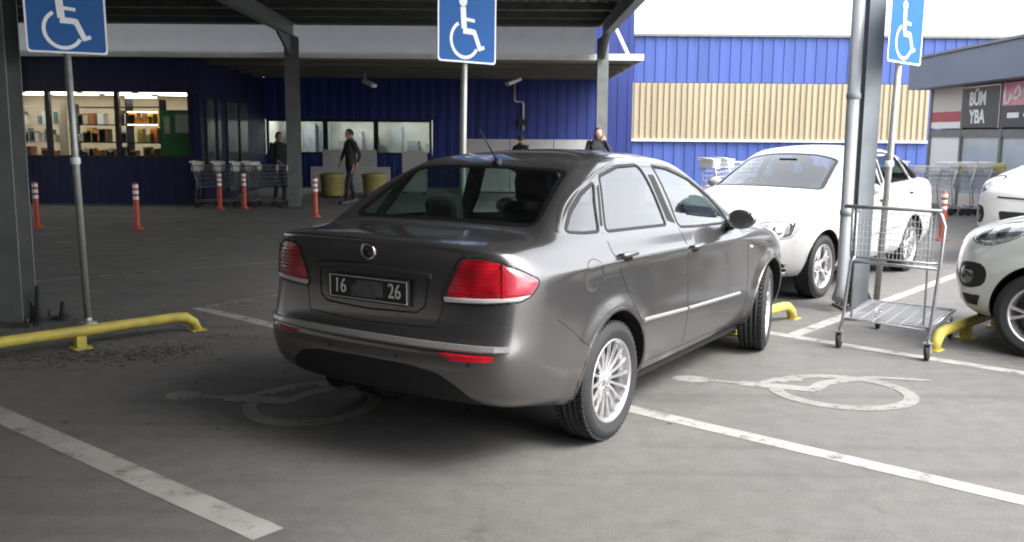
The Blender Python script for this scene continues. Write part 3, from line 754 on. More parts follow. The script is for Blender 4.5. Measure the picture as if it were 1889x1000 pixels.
# ---------------------------------------------------------------- ground
def asphalt():
    m = bpy.data.materials.new('asphalt'); m.use_nodes = True; n = m.node_tree; b = n.nodes['Principled BSDF']
    tc = n.nodes.new('ShaderNodeTexCoord')
    def noise(sc, det=6, rough=.55):
        x = n.nodes.new('ShaderNodeTexNoise'); x.inputs['Scale'].default_value = sc; x.inputs['Detail'].default_value = det; x.inputs['Roughness'].default_value = rough
        n.links.new(tc.outputs['Object'], x.inputs['Vector']); return x
    def ramp(src, p0, c0, p1, c1):
        r = n.nodes.new('ShaderNodeValToRGB'); r.color_ramp.elements[0].position = p0; r.color_ramp.elements[1].position = p1
        r.color_ramp.elements[0].color = (*c0, 1); r.color_ramp.elements[1].color = (*c1, 1); n.links.new(src, r.inputs[0]); return r
    def mult(a, b_, f=1.0):
        x = n.nodes.new('ShaderNodeMix'); x.data_type = 'RGBA'; x.blend_type = 'MULTIPLY'; x.inputs['Factor'].default_value = f
        n.links.new(a, x.inputs['A']); n.links.new(b_, x.inputs['B']); return x.outputs['Result']
    big = ramp(noise(.55, 8, .6).outputs['Fac'], .30, (.122, .118, .113), .72, (.146, .141, .135))
    fine = ramp(noise(130, 2).outputs['Fac'], .32, (.70, .70, .70), .70, (1.22, 1.22, 1.22))
    mid = ramp(noise(7, 8, .7).outputs['Fac'], .35, (.86, .86, .86), .65, (1.06, 1.06, 1.06))
    stain = ramp(noise(2.3, 10, .75).outputs['Fac'], .30, (.74, .72, .69), .40, (1, 1, 1))
    c = mult(mult(mult(big.outputs[0], fine.outputs[0]), mid.outputs[0]), stain.outputs[0])
    # hairline cracks
    vo = n.nodes.new('ShaderNodeTexVoronoi'); vo.feature = 'DISTANCE_TO_EDGE'; vo.inputs['Scale'].default_value = .45
    wn = noise(1.3, 6); vm = n.nodes.new('ShaderNodeMix'); vm.data_type = 'RGBA'; vm.blend_type = 'LINEAR_LIGHT'; vm.inputs['Factor'].default_value = .45
    n.links.new(tc.outputs['Object'], vm.inputs['A']); n.links.new(wn.outputs['Color'], vm.inputs['B']); n.links.new(vm.outputs['Result'], vo.inputs['Vector'])
    cr = ramp(vo.outputs['Distance'], .0015, (.72, .71, .70), .005, (1, 1, 1))
    c = mult(c, cr.outputs[0], .45)
    oil = ramp(noise(.9, 3, .4).outputs['Fac'], .26, (.70, .69, .67), .33, (1, 1, 1)); c = mult(c, oil.outputs[0], .8)
    mp = n.nodes.new('ShaderNodeMapping'); mp.inputs['Rotation'].default_value = (0, 0, .71); mp.inputs['Scale'].default_value = (.35, 9, 1)
    tn = n.nodes.new('ShaderNodeTexNoise'); tn.inputs['Scale'].default_value = .6; tn.inputs['Detail'].default_value = 5
    n.links.new(tc.outputs['Object'], mp.inputs[0]); n.links.new(mp.outputs[0], tn.inputs['Vector'])
    ty = ramp(tn.outputs['Fac'], .34, (.84, .84, .84), .50, (1, 1, 1)); c = mult(c, ty.outputs[0], .8)
    n.links.new(c, b.inputs['Base Color'])
    rr = ramp(noise(2.2, 8).outputs['Fac'], .3, (.62,)*3, .7, (.9,)*3); n.links.new(rr.outputs[0], b.inputs['Roughness'])
    bp = n.nodes.new('ShaderNodeBump'); bp.inputs['Strength'].default_value = .35; bp.inputs['Distance'].default_value = .006
    n.links.new(noise(140, 4).outputs['Fac'], bp.inputs['Height']); n.links.new(bp.outputs[0], b.inputs['Normal'])
    b.inputs['Specular IOR Level'].default_value = .35
    return m
M['asphalt'] = asphalt()
g = MB(); g.add([(-400, -400, 0), (400, -400, 0), (400, 400, 0), (-400, 400, 0)], [(0, 1, 2, 3)])
tag(g.build('ground', M['asphalt']), kind='structure')

def worn_paint(name, col, wear, scale=9.0, top=1.0):
    m = bpy.data.materials.new(name); m.use_nodes = True; n = m.node_tree; b = n.nodes['Principled BSDF']; o = n.nodes['Material Output']
    tc = n.nodes.new('ShaderNodeTexCoord')
    no = n.nodes.new('ShaderNodeTexNoise'); no.inputs['Scale'].default_value = scale; no.inputs['Detail'].default_value = 10; no.inputs['Roughness'].default_value = .72
    n.links.new(tc.outputs['Object'], no.inputs['Vector'])
    r = n.nodes.new('ShaderNodeMapRange'); r.inputs['From Min'].default_value = wear-.12; r.inputs['From Max'].default_value = wear+.14; r.inputs['To Max'].default_value = top
    n.links.new(no.outputs['Fac'], r.inputs['Value'])
    n2 = n.nodes.new('ShaderNodeTexNoise'); n2.inputs['Scale'].default_value = 3; n2.inputs['Detail'].default_value = 8
    n.links.new(tc.outputs['Object'], n2.inputs['Vector'])
    cr = n.nodes.new('ShaderNodeValToRGB'); cr.color_ramp.elements[0].position = .3; cr.color_ramp.elements[1].position = .7
    cr.color_ramp.elements[0].color = (*[c*.72 for c in col], 1); cr.color_ramp.elements[1].color = (*col, 1)
    n.links.new(n2.outputs['Fac'], cr.inputs[0]); n.links.new(cr.outputs[0], b.inputs['Base Color']); b.inputs['Roughness'].default_value = .7
    tr = n.nodes.new('ShaderNodeBsdfTransparent'); mx = n.nodes.new('ShaderNodeMixShader')
    n.links.new(r.outputs[0], mx.inputs[0]); n.links.new(tr.outputs[0], mx.inputs[1]); n.links.new(b.outputs[0], mx.inputs[2]); n.links.new(mx.outputs[0], o.inputs[0])
    return m
M['line'] = worn_paint('line_paint', (.33, .325, .30), .34, 6)
M['line_old'] = worn_paint('old_line_paint', (.22, .21, .195), .40, 6)
M['symbol'] = worn_paint('symbol_paint', (.26, .255, .235), .33, 14, .95)
M['symbol_bright'] = worn_paint('symbol_paint_bright', (.27, .265, .25), .34, 14, .9)
def line(name, a, b, w, m, z=.0025):
    a = Vector((*a, 0)); b = Vector((*b, 0)); t = (b-a).normalized(); o = Vector((-t.y, t.x, 0))*w/2; n = max(2, int((b-a).length/.1))
    mb = MB(); vs = []; rnd = random.Random(hash(name) % 99 if False else int(abs(a.x)*100))
    for i in range(n+1):
        p = a.lerp(b, i/n); j = .0035
        vs += [p-o*(1+rnd.uniform(-j, j)*8)+Vector((0, 0, z)), p+o*(1+rnd.uniform(-j, j)*8)+Vector((0, 0, z))]
    mb.add(vs, [(i*2, i*2+2, i*2+3, i*2+1) for i in range(n)])
    return tag(mb.build(name, m), kind='structure')
line('parking_line', (-5.2, 7.16), (-1.02, 3.765), .16, M['line'])
line('parking_line', (-3.02, 8.87), (4.6, 2.30), .13, M['line'])
line('parking_line', (2.15, 7.96), (5.4, 5.04), .12, M['line'])
line('parking_line', (2.40, 7.83), (8.2, 14.6), .12, M['line'])
line('bay_line', (-2.98, 8.86), (-1.2, 11.2), .11, M['line_old'])
line('bay_line', (-6.6, 9.4), (-1.5, 13.3), .12, M['line_old'])
line('bay_line', (-9.5, 13.2), (2.2, 16.9), .12, M['line_old'])
line('bay_line', (-12, 18.8), (-4.2, 18.2), .12, M['line_old'])

# wheelchair symbol in local units: figure about 1 high, faces +x
def symbol_polys():
    P = []
    P.append([(-.06+.085*cos(2*pi*i/20), .42+.085*sin(2*pi*i/20)) for i in range(20)])
    def stroke(pts, w):
        L = []; R = []
        for i, p in enumerate(pts):
            a = Vector(pts[max(i-1, 0)]); b = Vector(pts[min(i+1, len(pts)-1)]); t = (b-a).normalized(); o = Vector((-t.y, t.x))*w/2
            L.append(tuple(Vector(p)+o)); R.append(tuple(Vector(p)-o))
        return L, R
    S_ = []
    S_.append(([(-.06, .33), (-.05, .18), (-.035, -.02)], .115))          # torso
    S_.append(([(-.04, .14), (.19, .12)], .055))                         # arm
    S_.append(([(-.06, -.055), (.12, -.06), (.20, -.075)], .095))         # seat
    S_.append(([(.175, -.05), (.31, -.35)], .085))                        # shin
    S_.append(([(.275, -.345), (.40, -.30)], .06))                        # foot
    arc = [(-.02+.29*cos(a), -.20+.29*sin(a)) for a in [radians(118+(330-118)*i/26) for i in range(27)]]
    S_.append((arc, .058))
    return P, [stroke(p, w) for p, w in S_]
def symbol_mesh(mb, Mx, z=0.0, narrow=None):
    P, SS = symbol_polys()
    for p in P: mb.add([Mx @ Vector((x, y, z)) for x, y in p], [tuple(range(len(p)))])
    for k, (L, R) in enumerate(SS):
        n = len(L); vs = [Mx @ Vector((x, y, z+.0002*(k+1))) for x, y in L]+[Mx @ Vector((x, y, z+.0002*(k+1))) for x, y in R]
        mb.add(vs, [(i+n, i+1+n, i+1, i) for i in range(n-1)])
# painted on the ground: long thin version, head towards -x
def ground_symbol(name, head, up, m, sa=1.0, sc=1.0, z=.0030):
    up = Vector((*up, 0)).normalized(); rt = Vector((up.y, -up.x, 0)); mb = MB(); H = Vector((*head, z))
    def P(a, b): return H + rt*a*sa + up*b*sc
    def poly(pts, dz=0): mb.add([P(a, b)+Vector((0, 0, dz)) for a, b in pts], [tuple(range(len(pts)))])
    def stroke(pts, w, dz=0, closed=False):
        n = len(pts); L = []; R = []
        for i, p in enumerate(pts):
            a = Vector(pts[i-1] if (closed or i) else pts[0]); b = Vector(pts[(i+1) % n] if (closed or i < n-1) else pts[-1]); t = (b-a).normalized(); o = Vector((-t.y, t.x))*w/2
            L.append(P(*(Vector(p)+o))+Vector((0, 0, dz))); R.append(P(*(Vector(p)-o))+Vector((0, 0, dz)))
        mb.add(L+R, [(i, (i+1) % n, n+(i+1) % n, n+i) for i in range(n if closed else n-1)])
    poly([(.085*cos(t), -.02+.13*sin(t)) for t in [2*pi*i/24 for i in range(24)]])
    stroke([(0, -.16), (-.01, -.38)], .045, 0.000100)
    stroke([(-.01, -.36), (-.02, -.66), (-.03, -.86)], .115, 0.000200)
    stroke([(.0, -.48), (.17, -.62), (.19, -.78)], .07, 0.000300)
    stroke([(-.04, -.84), (.14, -.92), (.28, -1.08)], .10, 0.000400)
    stroke([(.26, -1.06), (.40, -1.30)], .09, 0.000500)
    stroke([(.40, -1.28), (.42, -1.66)], .05, 0.000600)
    n = 44
    stroke([(-.02+.36*cos(t), -1.03+.44*sin(t)) for t in [radians(100+330*i/n) for i in range(n+1)]], .095, 0.000700)
    return tag(mb.build(name, m), kind='structure')
ground_symbol('ground_symbol', (-2.12, 5.86), (-.97, .12), M['symbol'], 1.22, .86)
ground_symbol('ground_symbol', (1.23, 6.36), (-.96, .27), M['symbol_bright'], 1.08, .98)

# litter and moss by the wheel stop
M['moss'] = mat('moss', (.070, .062, .034), .95, noise=.5, nscale=20)
rnd = random.Random(3); mb = MB()
for k in range(950):
    if k < 620:
        t = rnd.random(); cx, cy = -3.75+t*1.25+rnd.gauss(0, .14), 6.75+t*.35+rnd.gauss(0, .16)
    elif k < 800: cx, cy = -3.3+rnd.gauss(0, .6), 7.9+rnd.gauss(0, .35)
    else: cx, cy = rnd.uniform(-4.5, 1), rnd.uniform(5, 12)
    r = rnd.uniform(.006, .020); a = rnd.uniform(0, 6.28); h = rnd.uniform(.002, .010)
    vs = [(cx+r*cos(a+q)*rnd.uniform(.5, 1.3), cy+r*sin(a+q)*rnd.uniform(.5, 1.3), .001 if q else .001) for q in (0, 1.3, 2.6, 3.9, 5.1)]
    mb.add(vs+[(cx, cy, h)], [(i, (i+1) % 5, 5) for i in range(5)])
tag(mb.build('leaf_litter', M['moss']), 'scattered dark moss and leaf bits on the asphalt', 'litter', kind='stuff')

# ---------------------------------------------------------------- carport over the bays
M['greysteel'] = mat('grey_painted_steel', (.20, .215, .21), .45, .2, noise=.25, nscale=5)
M['darksteel'] = mat('dark_roof_steel', (.10, .10, .095), .5, .3, noise=.35, nscale=4)
M['pvc'] = mat('grey_pvc_pipe', (.22, .235, .25), .4, noise=.15, nscale=6)
def corr_mat(name, col, sc, axis='X', rough=.5, metal=.0, trans=0):
    m = mat(name, col, rough, metal, noise=.25, nscale=3); n = m.node_tree; b = n.nodes['Principled BSDF']
    if trans:
        o = n.nodes['Material Output']; t = n.nodes.new('ShaderNodeBsdfTranslucent'); t.inputs[0].default_value = (.75, .77, .76, 1)
        mx = n.nodes.new('ShaderNodeMixShader'); mx.inputs[0].default_value = trans
        n.links.new(b.outputs[0], mx.inputs[1]); n.links.new(t.outputs[0], mx.inputs[2]); n.links.new(mx.outputs[0], o.inputs[0])
    return m
M['roof'] = corr_mat('roof_sheet_steel', (.13, .13, .12), 1)
M['gutter'] = corr_mat('translucent_gutter_panel', (.28, .285, .27), 1, trans=.22, rough=.35)
RX = 1.9      # right edge of the near roof bay, out of view, set to shape the light
ZB = 3.72     # underside of the rafters
carport = empty('carport', (-4.85, 21.0, 0), 0, 'grey steel carport with dark corrugated roof on tall columns over the parking bays', 'carport')
def at_cp(o): o.parent = carport; o.matrix_parent_inverse = Matrix.Translation(-Vector(carport.location)); return o
def ibeam(mb, a, b, h, w, t=.012):
    a = Vector(a); b = Vector(b); d = (b-a); L = d.length; d.normalize(); c = (a+b)/2; up = Vector((0, 0, 1)); s = d.cross(up).normalized()
    Mx = frame_M(c, s, d, s.cross(d))
    for (cc, dd) in (((0, 0, h/2-t/2), (w, L, t)), ((0, 0, -h/2+t/2), (w, L, t)), ((0, 0, 0), (t*.9, L, h-2*t))):
        x, y, z = dd[0]/2, dd[1]/2, dd[2]/2
        vs = [Mx @ (Vector(cc)+Vector(p)) for p in ((-x,-y,-z),(x,-y,-z),(x,y,-z),(-x,y,-z),(-x,-y,z),(x,-y,z),(x,y,z),(-x,y,z))]
        mb.add(vs, [(0,3,2,1),(4,5,6,7),(0,1,5,4),(1,2,6,5),(2,3,7,6),(3,0,4,7)])
def column(x, y, w, top, base=True, turn=False):
    c = MB(); t = .014; h = w*.95
    if not turn:      # flanges face the camera row
        c.bb((x-w/2, y-h/2, 0), (x+w/2, y-h/2+t, top)); c.bb((x-w/2, y+h/2-t, 0), (x+w/2, y+h/2, top)); c.bb((x-t/2, y-h/2+t, 0), (x+t/2, y+h/2-t, top))
    else:
        c.bb((x-w/2, y-h/2, 0), (x-w/2+t, y+h/2, top)); c.bb((x+w/2-t, y-h/2, 0), (x+w/2, y+h/2, top)); c.bb((x-w/2+t, y-t/2, 0), (x+w/2-t, y+t/2, top))
    o = at_cp(c.build('column', M['greysteel'], None))
    b = MB(); b.box((x, y, .012), (w+.22, h+.22, .024))
    for sx in (-1, 1):
        for sy in (-1, 1):
            b.tube([(x+sx*(w/2+.07), y+sy*(h/2+.07), .02), (x+sx*(w/2+.07), y+sy*(h/2+.07), .07)], .014, 6)
        b.add([(x+sx*w/2, y-.005, .024), (x+sx*(w/2+.10), y-.005, .024), (x+sx*w/2, y-.005, .22), (x+sx*w/2, y+.005, .024), (x+sx*(w/2+.10), y+.005, .024), (x+sx*w/2, y+.005, .22)],
              [(0, 1, 2), (5, 4, 3), (0, 3, 4, 1), (1, 4, 5, 2), (2, 5, 3, 0)])
    pb = b.build('base_plate', M['darksteel'], o)
    return o
cL = column(-4.385, 8.15, .27, ZB)
cR = column(3.395, 9.10, .15, 4.9); cR.data.materials[0] = mat('light_grey_column_paint', (.24, .265, .29), .5, noise=.25, nscale=4)
column(-4.85, 21.0, .27, ZB); column(1.95, 21.0, .24, ZB); column(-11.6, 21.0, .26, ZB); column(-10.9, 8.6, .26, ZB); column(-4.3, -6.0, .28, ZB); column(.2, -10.5, .28, ZB)
for (xa, ya, xb, yb) in ((-4.385, -11, -4.385, 8.15), (-4.385, 8.15, -4.85, 21.2), (1.95, 11.0, 1.95, 21.2), (-10.9, -11, -10.9, 8.6), (-10.9, 8.6, -11.6, 21.2), (.2, -11, .2, 11)):
    b = MB(); ibeam(b, (xa, ya, ZB+.14), (xb, yb, ZB+.14), .28, .16); at_cp(b.build('rafter', M['greysteel']))
# haunch braces at the far columns
for (x, y) in ((-4.85, 21.0), (1.95, 21.0)):
    b = MB(); b.add([(x-.03, y-.14, ZB-.45), (x-.03, y-1.3, ZB+.01), (x-.03, y-.14, ZB+.01), (x+.03, y-.14, ZB-.45), (x+.03, y-1.3, ZB+.01), (x+.03, y-.14, ZB+.01)],
        [(0, 1, 2), (5, 4, 3), (0, 3, 4, 1), (1, 4, 5, 2), (2, 5, 3, 0)])
    at_cp(b.build('haunch', M['greysteel']))
for y in [-11+2*i for i in range(12)]+[13.6, 15.2, 16.8, 18.4, 19.8, 21.0]:
    b = MB(); b.bb((-14 if y > 11.5 else -22, y-.035, ZB+.28), (2.1 if y > 11 else RX-.05, y+.035, ZB+.42)); at_cp(b.build('purlin', M['darksteel']))
def corrugated(x0, x1, y0, y1, z, along='Y', pitch=.22, h=.035, tilt=0.0):
    mb = MB(); vs = []; n = int((x1-x0)/pitch)
    pr = [(0, 0), (.35, 0), (.45, h), (.85, h), (.95, 0)]
    xs = [(x0+(i+p[0])*pitch, p[1]) for i in range(n) for p in pr]+[(x1, 0)]
    for (x, dz) in xs: vs += [(x, y0, z+dz), (x, y1, z+dz+tilt), (x, y1, z+dz+tilt+.004), (x, y0, z+dz+.004)]
    for i in range(len(xs)-1):
        a = i*4; b = a+4; mb.add([], []); mb.f += [(a, a+1, b+1, b), (a+3, b+3, b+2, a+2), (a, b, b+3, a+3), (a+1, a+2, b+2, b+1)]; mb.sm += [False]*4
    mb.v = vs
    return mb
at_cp(corrugated(-14.0, 2.15, 11.0, 21.35, ZB+.43).build('roof_sheet', M['roof']))
at_cp(corrugated(-22.0, RX, .4, 10.98, ZB+.43).build('roof_sheet', M['roof']))  # unseen near bay, its extent chosen for the light on the ground
at_cp(corrugated(-22.0, 3.2, -12, .38, ZB+.43).build('roof_sheet', M['roof']))  # unseen roof piece behind the camera, added to hold back light
b = MB(); b.bb((2.12, 11.0, ZB+.22), (2.16, 21.35, ZB+.50)); at_cp(b.build('verge_flashing', M['greysteel']))
# gutter panel along the far edge
gp = MB(); n = 150; xs = [-13.5+15.3*i/n for i in range(n+1)]; vs = []
for i, x in enumerate(xs):
    d = .010*sin(x*2.1)+.006*sin(x*5.3)
    for z, dy in ((3.41, .03), (3.52, .0), (3.72, -.02), (4.02, .0)): vs.append((x, 21.28+dy+d, z))
gp.add(vs, [(i*4+k, i*4+4+k, i*4+5+k, i*4+1+k) for i in range(n) for k in range(3)], True)
at_cp(gp.build('gutter_panel', M['gutter']))
b = MB(); b.box((-5.9, 21.20, ZB+.33), (15.6, .10, .12)); at_cp(b.build('edge_beam', M['darksteel']))
# drain pipe beside the near right column
b = MB(); b.tube([(3.20, 8.99, 5.0), (3.20, 8.99, .25), (3.13, 8.9, .12)], .058, 14); dp = at_cp(b.build('drain_pipe', M['pvc']))
for z in (.95, 2.05, 3.1):
    b = MB(); b.lathe([(.059, -.03), (.067, -.02), (.067, .02), (.059, .03)], 16, Matrix.Translation((3.20, 8.99, z))); b.build('pipe_clamp', M['pvc'], dp)
for o_ in dp.children: pass

# dark cone-shaped stand-offs at the foot of the left column
M['coneblack'] = mat('black_rubber_cone', (.02, .024, .022), .7)
for i, (x, y, h, l) in enumerate(((-4.12, 8.05, .34, 'taller small black rubber cone by the foot of the left carport column'), (-4.02, 8.28, .16, 'shorter black rubber cone right of the taller cone by the left column'))):
    c = MB(); c.lathe([(.001, h), (.018, h), (.03, h*.5), (.05, .03), (.085, .03), (.085, 0)], 16, Matrix.Translation((0, 0, 0)))
    o = c.build('traffic_cone', M['coneblack']); o.location = (x, y, 0); tag(o, l, 'cone')

# added block, out of view, shutting off light from behind and the left
M['concrete'] = mat('weathered_concrete', (.16, .155, .145), .85, noise=.35, nscale=.8, bump=.2, bscale=12)
blk = empty('shade_block', (-12, -15, 0), 0, 'long concrete block added out of view behind the carport to cut the light', 'building')
for nm, a_, b_ in (('rear_shade_wall', (-26, -13.4, 0), (9, -12.6, 6.5)), ('side_shade_wall', (-26, -12.6, 0), (-25.2, 21.4, 5.2))):
    b = MB(); b.bb(a_, b_); o = b.build(nm, M['concrete'], blk); o.matrix_parent_inverse = Matrix.Translation((12, 15, 0))
for x in (-22, -16, -10, -4, 2):
    b = MB(); b.bb((x-1.4, -12.59, 0), (x+1.4, -12.54, 3.0)); o = b.build('shade_wall_shutter', M['greysteel'], blk); o.matrix_parent_inverse = Matrix.Translation((12, 15, 0))

# ---------------------------------------------------------------- signs
M['signblue'] = mat('sign_blue', (.022, .115, .36), .6, spec=.2, noise=.12, nscale=5)
M['signwhite'] = mat('sign_white', (.72, .76, .80), .4)
M['polegalv'] = mat('sign_pole', (.40, .41, .39), .45, .5, noise=.2, nscale=12)
def make_sign(label, base, top, zb=2.32):
    s = empty('parking_sign', (*base, 0), 0, label, 'road sign', 'disabled parking signs on poles')
    base3 = Vector((0, 0, 0)); tp = Vector((top[0]-base[0], top[1]-base[1], 3.05))
    lean = tp/3.05
    p = MB(); p.tube([base3, tp], .030, 14); po = p.build('pole', M['polegalv'], s)
    f = MB(); f.lathe([(.075, 0), (.075, .012), (.036, .016), (.034, .06)], 14); f.build('foot_flange', M['polegalv'], po)
    nrm = Vector((.66, -.75, 0)).normalized(); rt = Vector((.75, .66, 0)).normalized()
    up = (lean - nrm*lean.dot(nrm)).normalized(); rt = up.cross(nrm).normalized()
    c = lean*(zb+.34)+nrm*.040
    Mx = frame_M(c, rt, up, nrm)
    w, h = .325, .345
    pl = MB(); pl.prism(rpoly([(-w, -h), (w, -h), (w, h), (-w, h)], .035, 5), -.002, .003, Mx); pn = pl.build('sign_panel', M['signblue'], s)
    bd = MB(); o1 = rpoly([(-w+.001, -h+.001), (w-.001, -h+.001), (w-.001, h-.001), (-w+.001, h-.001)], .034, 5); o2 = [(x*(w-.016)/w, y*(h-.016)/h) for x, y in o1]; n = len(o1)
    bd.add([Mx @ Vector((x, y, .0042)) for x, y in o1]+[Mx @ Vector((x, y, .0042)) for x, y in o2], [(i, (i+1) % n, n+(i+1) % n, n+i) for i in range(n)]); bd.build('border', M['signwhite'], pn)
    sy = MB(); symbol_mesh(sy, Mx @ Matrix.Translation((-.02, -.045, 0)) @ Matrix.Scale(.52, 4), .010); sy.build('wheelchair_symbol', M['signwhite'], pn)
    for dz in (-.2, .2):
        bk = MB(); bk.box(lean*(zb+.34+dz)+nrm*.012, (.09, .036, .045), atan2(rt.y, rt.x)); bk.build('bracket', M['polegalv'], s)
    cl = MB(); cl.lathe([(.034, -.03), (.040, -.02), (.040, .02), (.034, .03)], 12, Matrix.Translation(lean*1.42)); cl.build('pole_collar', M['signwhite'], s)
    return s
make_sign('leftmost blue wheelchair sign on a leaning steel pole by the yellow wheel stop', (-3.72, 8.10), (-3.775, 8.10), 2.32)
make_sign('middle blue wheelchair sign on the pole rising behind the grey sedan', (-.46, 8.42), (-.425, 8.42), 2.29)
make_sign('rightmost blue wheelchair sign on a leaning pole beside the drain pipe', (3.52, 8.95), (3.61, 8.95), 2.35)

# ---------------------------------------------------------------- wheel stops
M['yellow'] = mat('yellow_paint', (.58, .49, .08), .55, noise=.3, nscale=7, color2=(.36, .29, .07), detail=12, bump=.15, bscale=40)
def wheel_stop(label, a, b, feet=(.5,)):
    a = Vector((*a, 0)); b = Vector((*b, 0)); d = (b-a).normalized()
    s = empty('wheel_stop', a, 0, label, 'wheel stop', 'yellow tubular wheel stops'); L = (b-a).length; z = .135
    p = MB(); pts = [Vector((0, 0, 0)), d*.03+Vector((0, 0, z*.55)), d*.10+Vector((0, 0, z*.93)), d*.17+Vector((0, 0, z))]
    pts += [d*t+Vector((0, 0, z)) for t in [.3+(L-.6)*i/6 for i in range(7)]]+[d*(L-.17)+Vector((0, 0, z)), d*(L-.10)+Vector((0, 0, z*.93)), d*(L-.03)+Vector((0, 0, z*.55)), d*L]
    p.tube(pts, .043, 14); p.build('rail', M['yellow'], s)
    for f in feet:
        q = MB(); q.box(d*(L*f)+Vector((0, 0, .05)), (.075, .075, .10), atan2(d.y, d.x)); q.box(d*(L*f)+Vector((0, 0, .006)), (.14, .14, .012), atan2(d.y, d.x)); q.build('foot', M['yellow'], s)
    for t in (0, L):
        q = MB(); q.box(d*t+Vector((0, 0, .005)), (.13, .11, .010), atan2(d.y, d.x)); q.build('end_plate', M['yellow'], s)
wheel_stop('long yellow tubular wheel stop in front of the left parking sign', (-4.20, 6.28), (-2.68, 7.85), (.555,))
wheel_stop('yellow wheel stop showing its bent end past the front wheel of the grey sedan', (1.20, 7.15), (2.60, 8.55), (.5,))
wheel_stop('bent yellow wheel stop under the nose of the pale hatchback', (3.36, 7.30), (4.75, 8.65), (.33, .7))

# ---------------------------------------------------------------- store building
def ribbed(x0, x1, y, z0, z1, pitch, depth, duty=.5):
    "vertical ribbed cladding facing -y"
    mb = MB(); n = max(1, int(round((x1-x0)/pitch))); p = (x1-x0)/n; pr = [(0, 0), (duty*.9, 0), (duty, depth), (.97, depth)]; pts = []
    for i in range(n): pts += [(x0+(i+a)*p, y-d) for a, d in pr]
    pts.append((x1, y)); vs = []
    for x, yy in pts: vs += [(x, yy, z0), (x, yy, z1)]
    mb.v = vs; k = len(pts)
    mb.f = [(i*2, i*2+2, i*2+3, i*2+1) for i in range(k-1)]; mb.sm = [False]*(k-1)
    top = [(i*2+1) for i in range(k)]
    mb.v += [(x1, y+.1, z1), (x0, y+.1, z1)]; mb.f.append(tuple(top)+(len(mb.v)-2, len(mb.v)-1)); mb.sm.append(False)
    return mb
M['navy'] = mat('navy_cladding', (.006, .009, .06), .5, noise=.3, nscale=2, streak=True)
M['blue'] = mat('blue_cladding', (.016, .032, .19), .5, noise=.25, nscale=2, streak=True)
M['mullion'] = mat('dark_window_frame', (.015, .015, .02), .4)
M['storeglass'] = glass_mat('store_glass', (.78, .82, .80), .02)
M['plaster'] = mat('interior_plaster', (.58, .46, .34), .8, noise=.15, nscale=3)
M['floorin'] = mat('interior_floor', (.35, .33, .30), .4)
store = empty('store_building', (-7.1, 21.6, 0), 0, 'dark blue clad store block with lit strip windows under a white edged awning', 'building')
OF = -Vector(store.location)
def st(mb, name, m, parent=None, bevel=0):
    o = mb.build(name, m, None, bevel); o.parent = parent or store
    if not parent: o.matrix_parent_inverse = Matrix.Translation(OF)
    else: o.matrix_parent_inverse = Matrix()
    return o
def st_child(mb, name, m, parent):
    o = mb.build(name, m); o.parent = parent; return o
YF = 21.6; HW = 3.28
wz0, wz1 = 1.05, 2.57
def wall_band(x0, x1, z0, z1, y, pitch=.30):
    return ribbed(x0, x1, y, z0, z1, pitch, .012)
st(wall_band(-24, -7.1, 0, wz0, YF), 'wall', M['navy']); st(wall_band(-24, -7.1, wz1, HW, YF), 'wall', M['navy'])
# windows of the left block: pane edges
xs = [-13.9, -12.3, -10.55, -8.98, -7.32]
for a, b in zip(xs[:-1], xs[1:]):
    f = MB(); t = .05
    f.bb((a, YF-.03, wz0), (a+t, YF+.08, wz1)); f.bb((b-t, YF-.03, wz0), (b, YF+.08, wz1)); f.bb((a+t, YF-.03, wz0), (b-t, YF+.08, wz0+t)); f.bb((a+t, YF-.03, wz1-t), (b-t, YF+.08, wz1))
    w = st(f, 'window', M['mullion']); g = MB(); g.bb((a+t, YF+.02, wz0+t), (b-t, YF+.028, wz1-t)); st_child(g, 'pane', M['storeglass'], w)
b = MB(); b.bb((-24, YF, wz0), (-13.9, YF+.1, wz1)); st(b, 'wall', M['navy']); b = MB(); b.bb((-7.32, YF, wz0), (-7.1, YF+.1, wz1)); st(b, 'wall', M['navy'])
# side wall running back to the recess, with dark glazed strips
side = MB(); XA, XB = -7.1, -7.55
def sidep(y): return XA+(XB-XA)*(y-YF)/(29-YF)
def side_quad(mb, y0, y1, z0, z1, off=0.0):
    mb.add([(sidep(y0)+off, y0, z0), (sidep(y1)+off, y1, z0), (sidep(y1)+off, y1, z1), (sidep(y0)+off, y0, z1),
            (sidep(y0)+off-.06, y0, z0), (sidep(y1)+off-.06, y1, z0), (sidep(y1)+off-.06, y1, z1), (sidep(y0)+off-.06, y0, z1)],
           [(0, 1, 2, 3), (7, 6, 5, 4), (0, 4, 5, 1), (3, 2, 6, 7), (1, 5, 6, 2), (0, 3, 7, 4)])
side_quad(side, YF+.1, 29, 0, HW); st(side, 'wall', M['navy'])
M['dimglass'] = mat('dim_glazing', (.13, .155, .155), .12, noise=.5, nscale=3)
for y0, y1 in ((22.0, 22.8), (23.0, 23.4), (24.0, 25.2), (25.4, 26.4)):
    f = MB(); side_quad(f, y0, y1, .9 if y0 < 23.9 else .1, 2.45, .03); w = st(f, 'window', M['mullion'])
    g = MB(); side_quad(g, y0+.06, y1-.06, .96 if y0 < 23.9 else .16, 2.39, .04); st_child(g, 'pane', M['dimglass'], w)
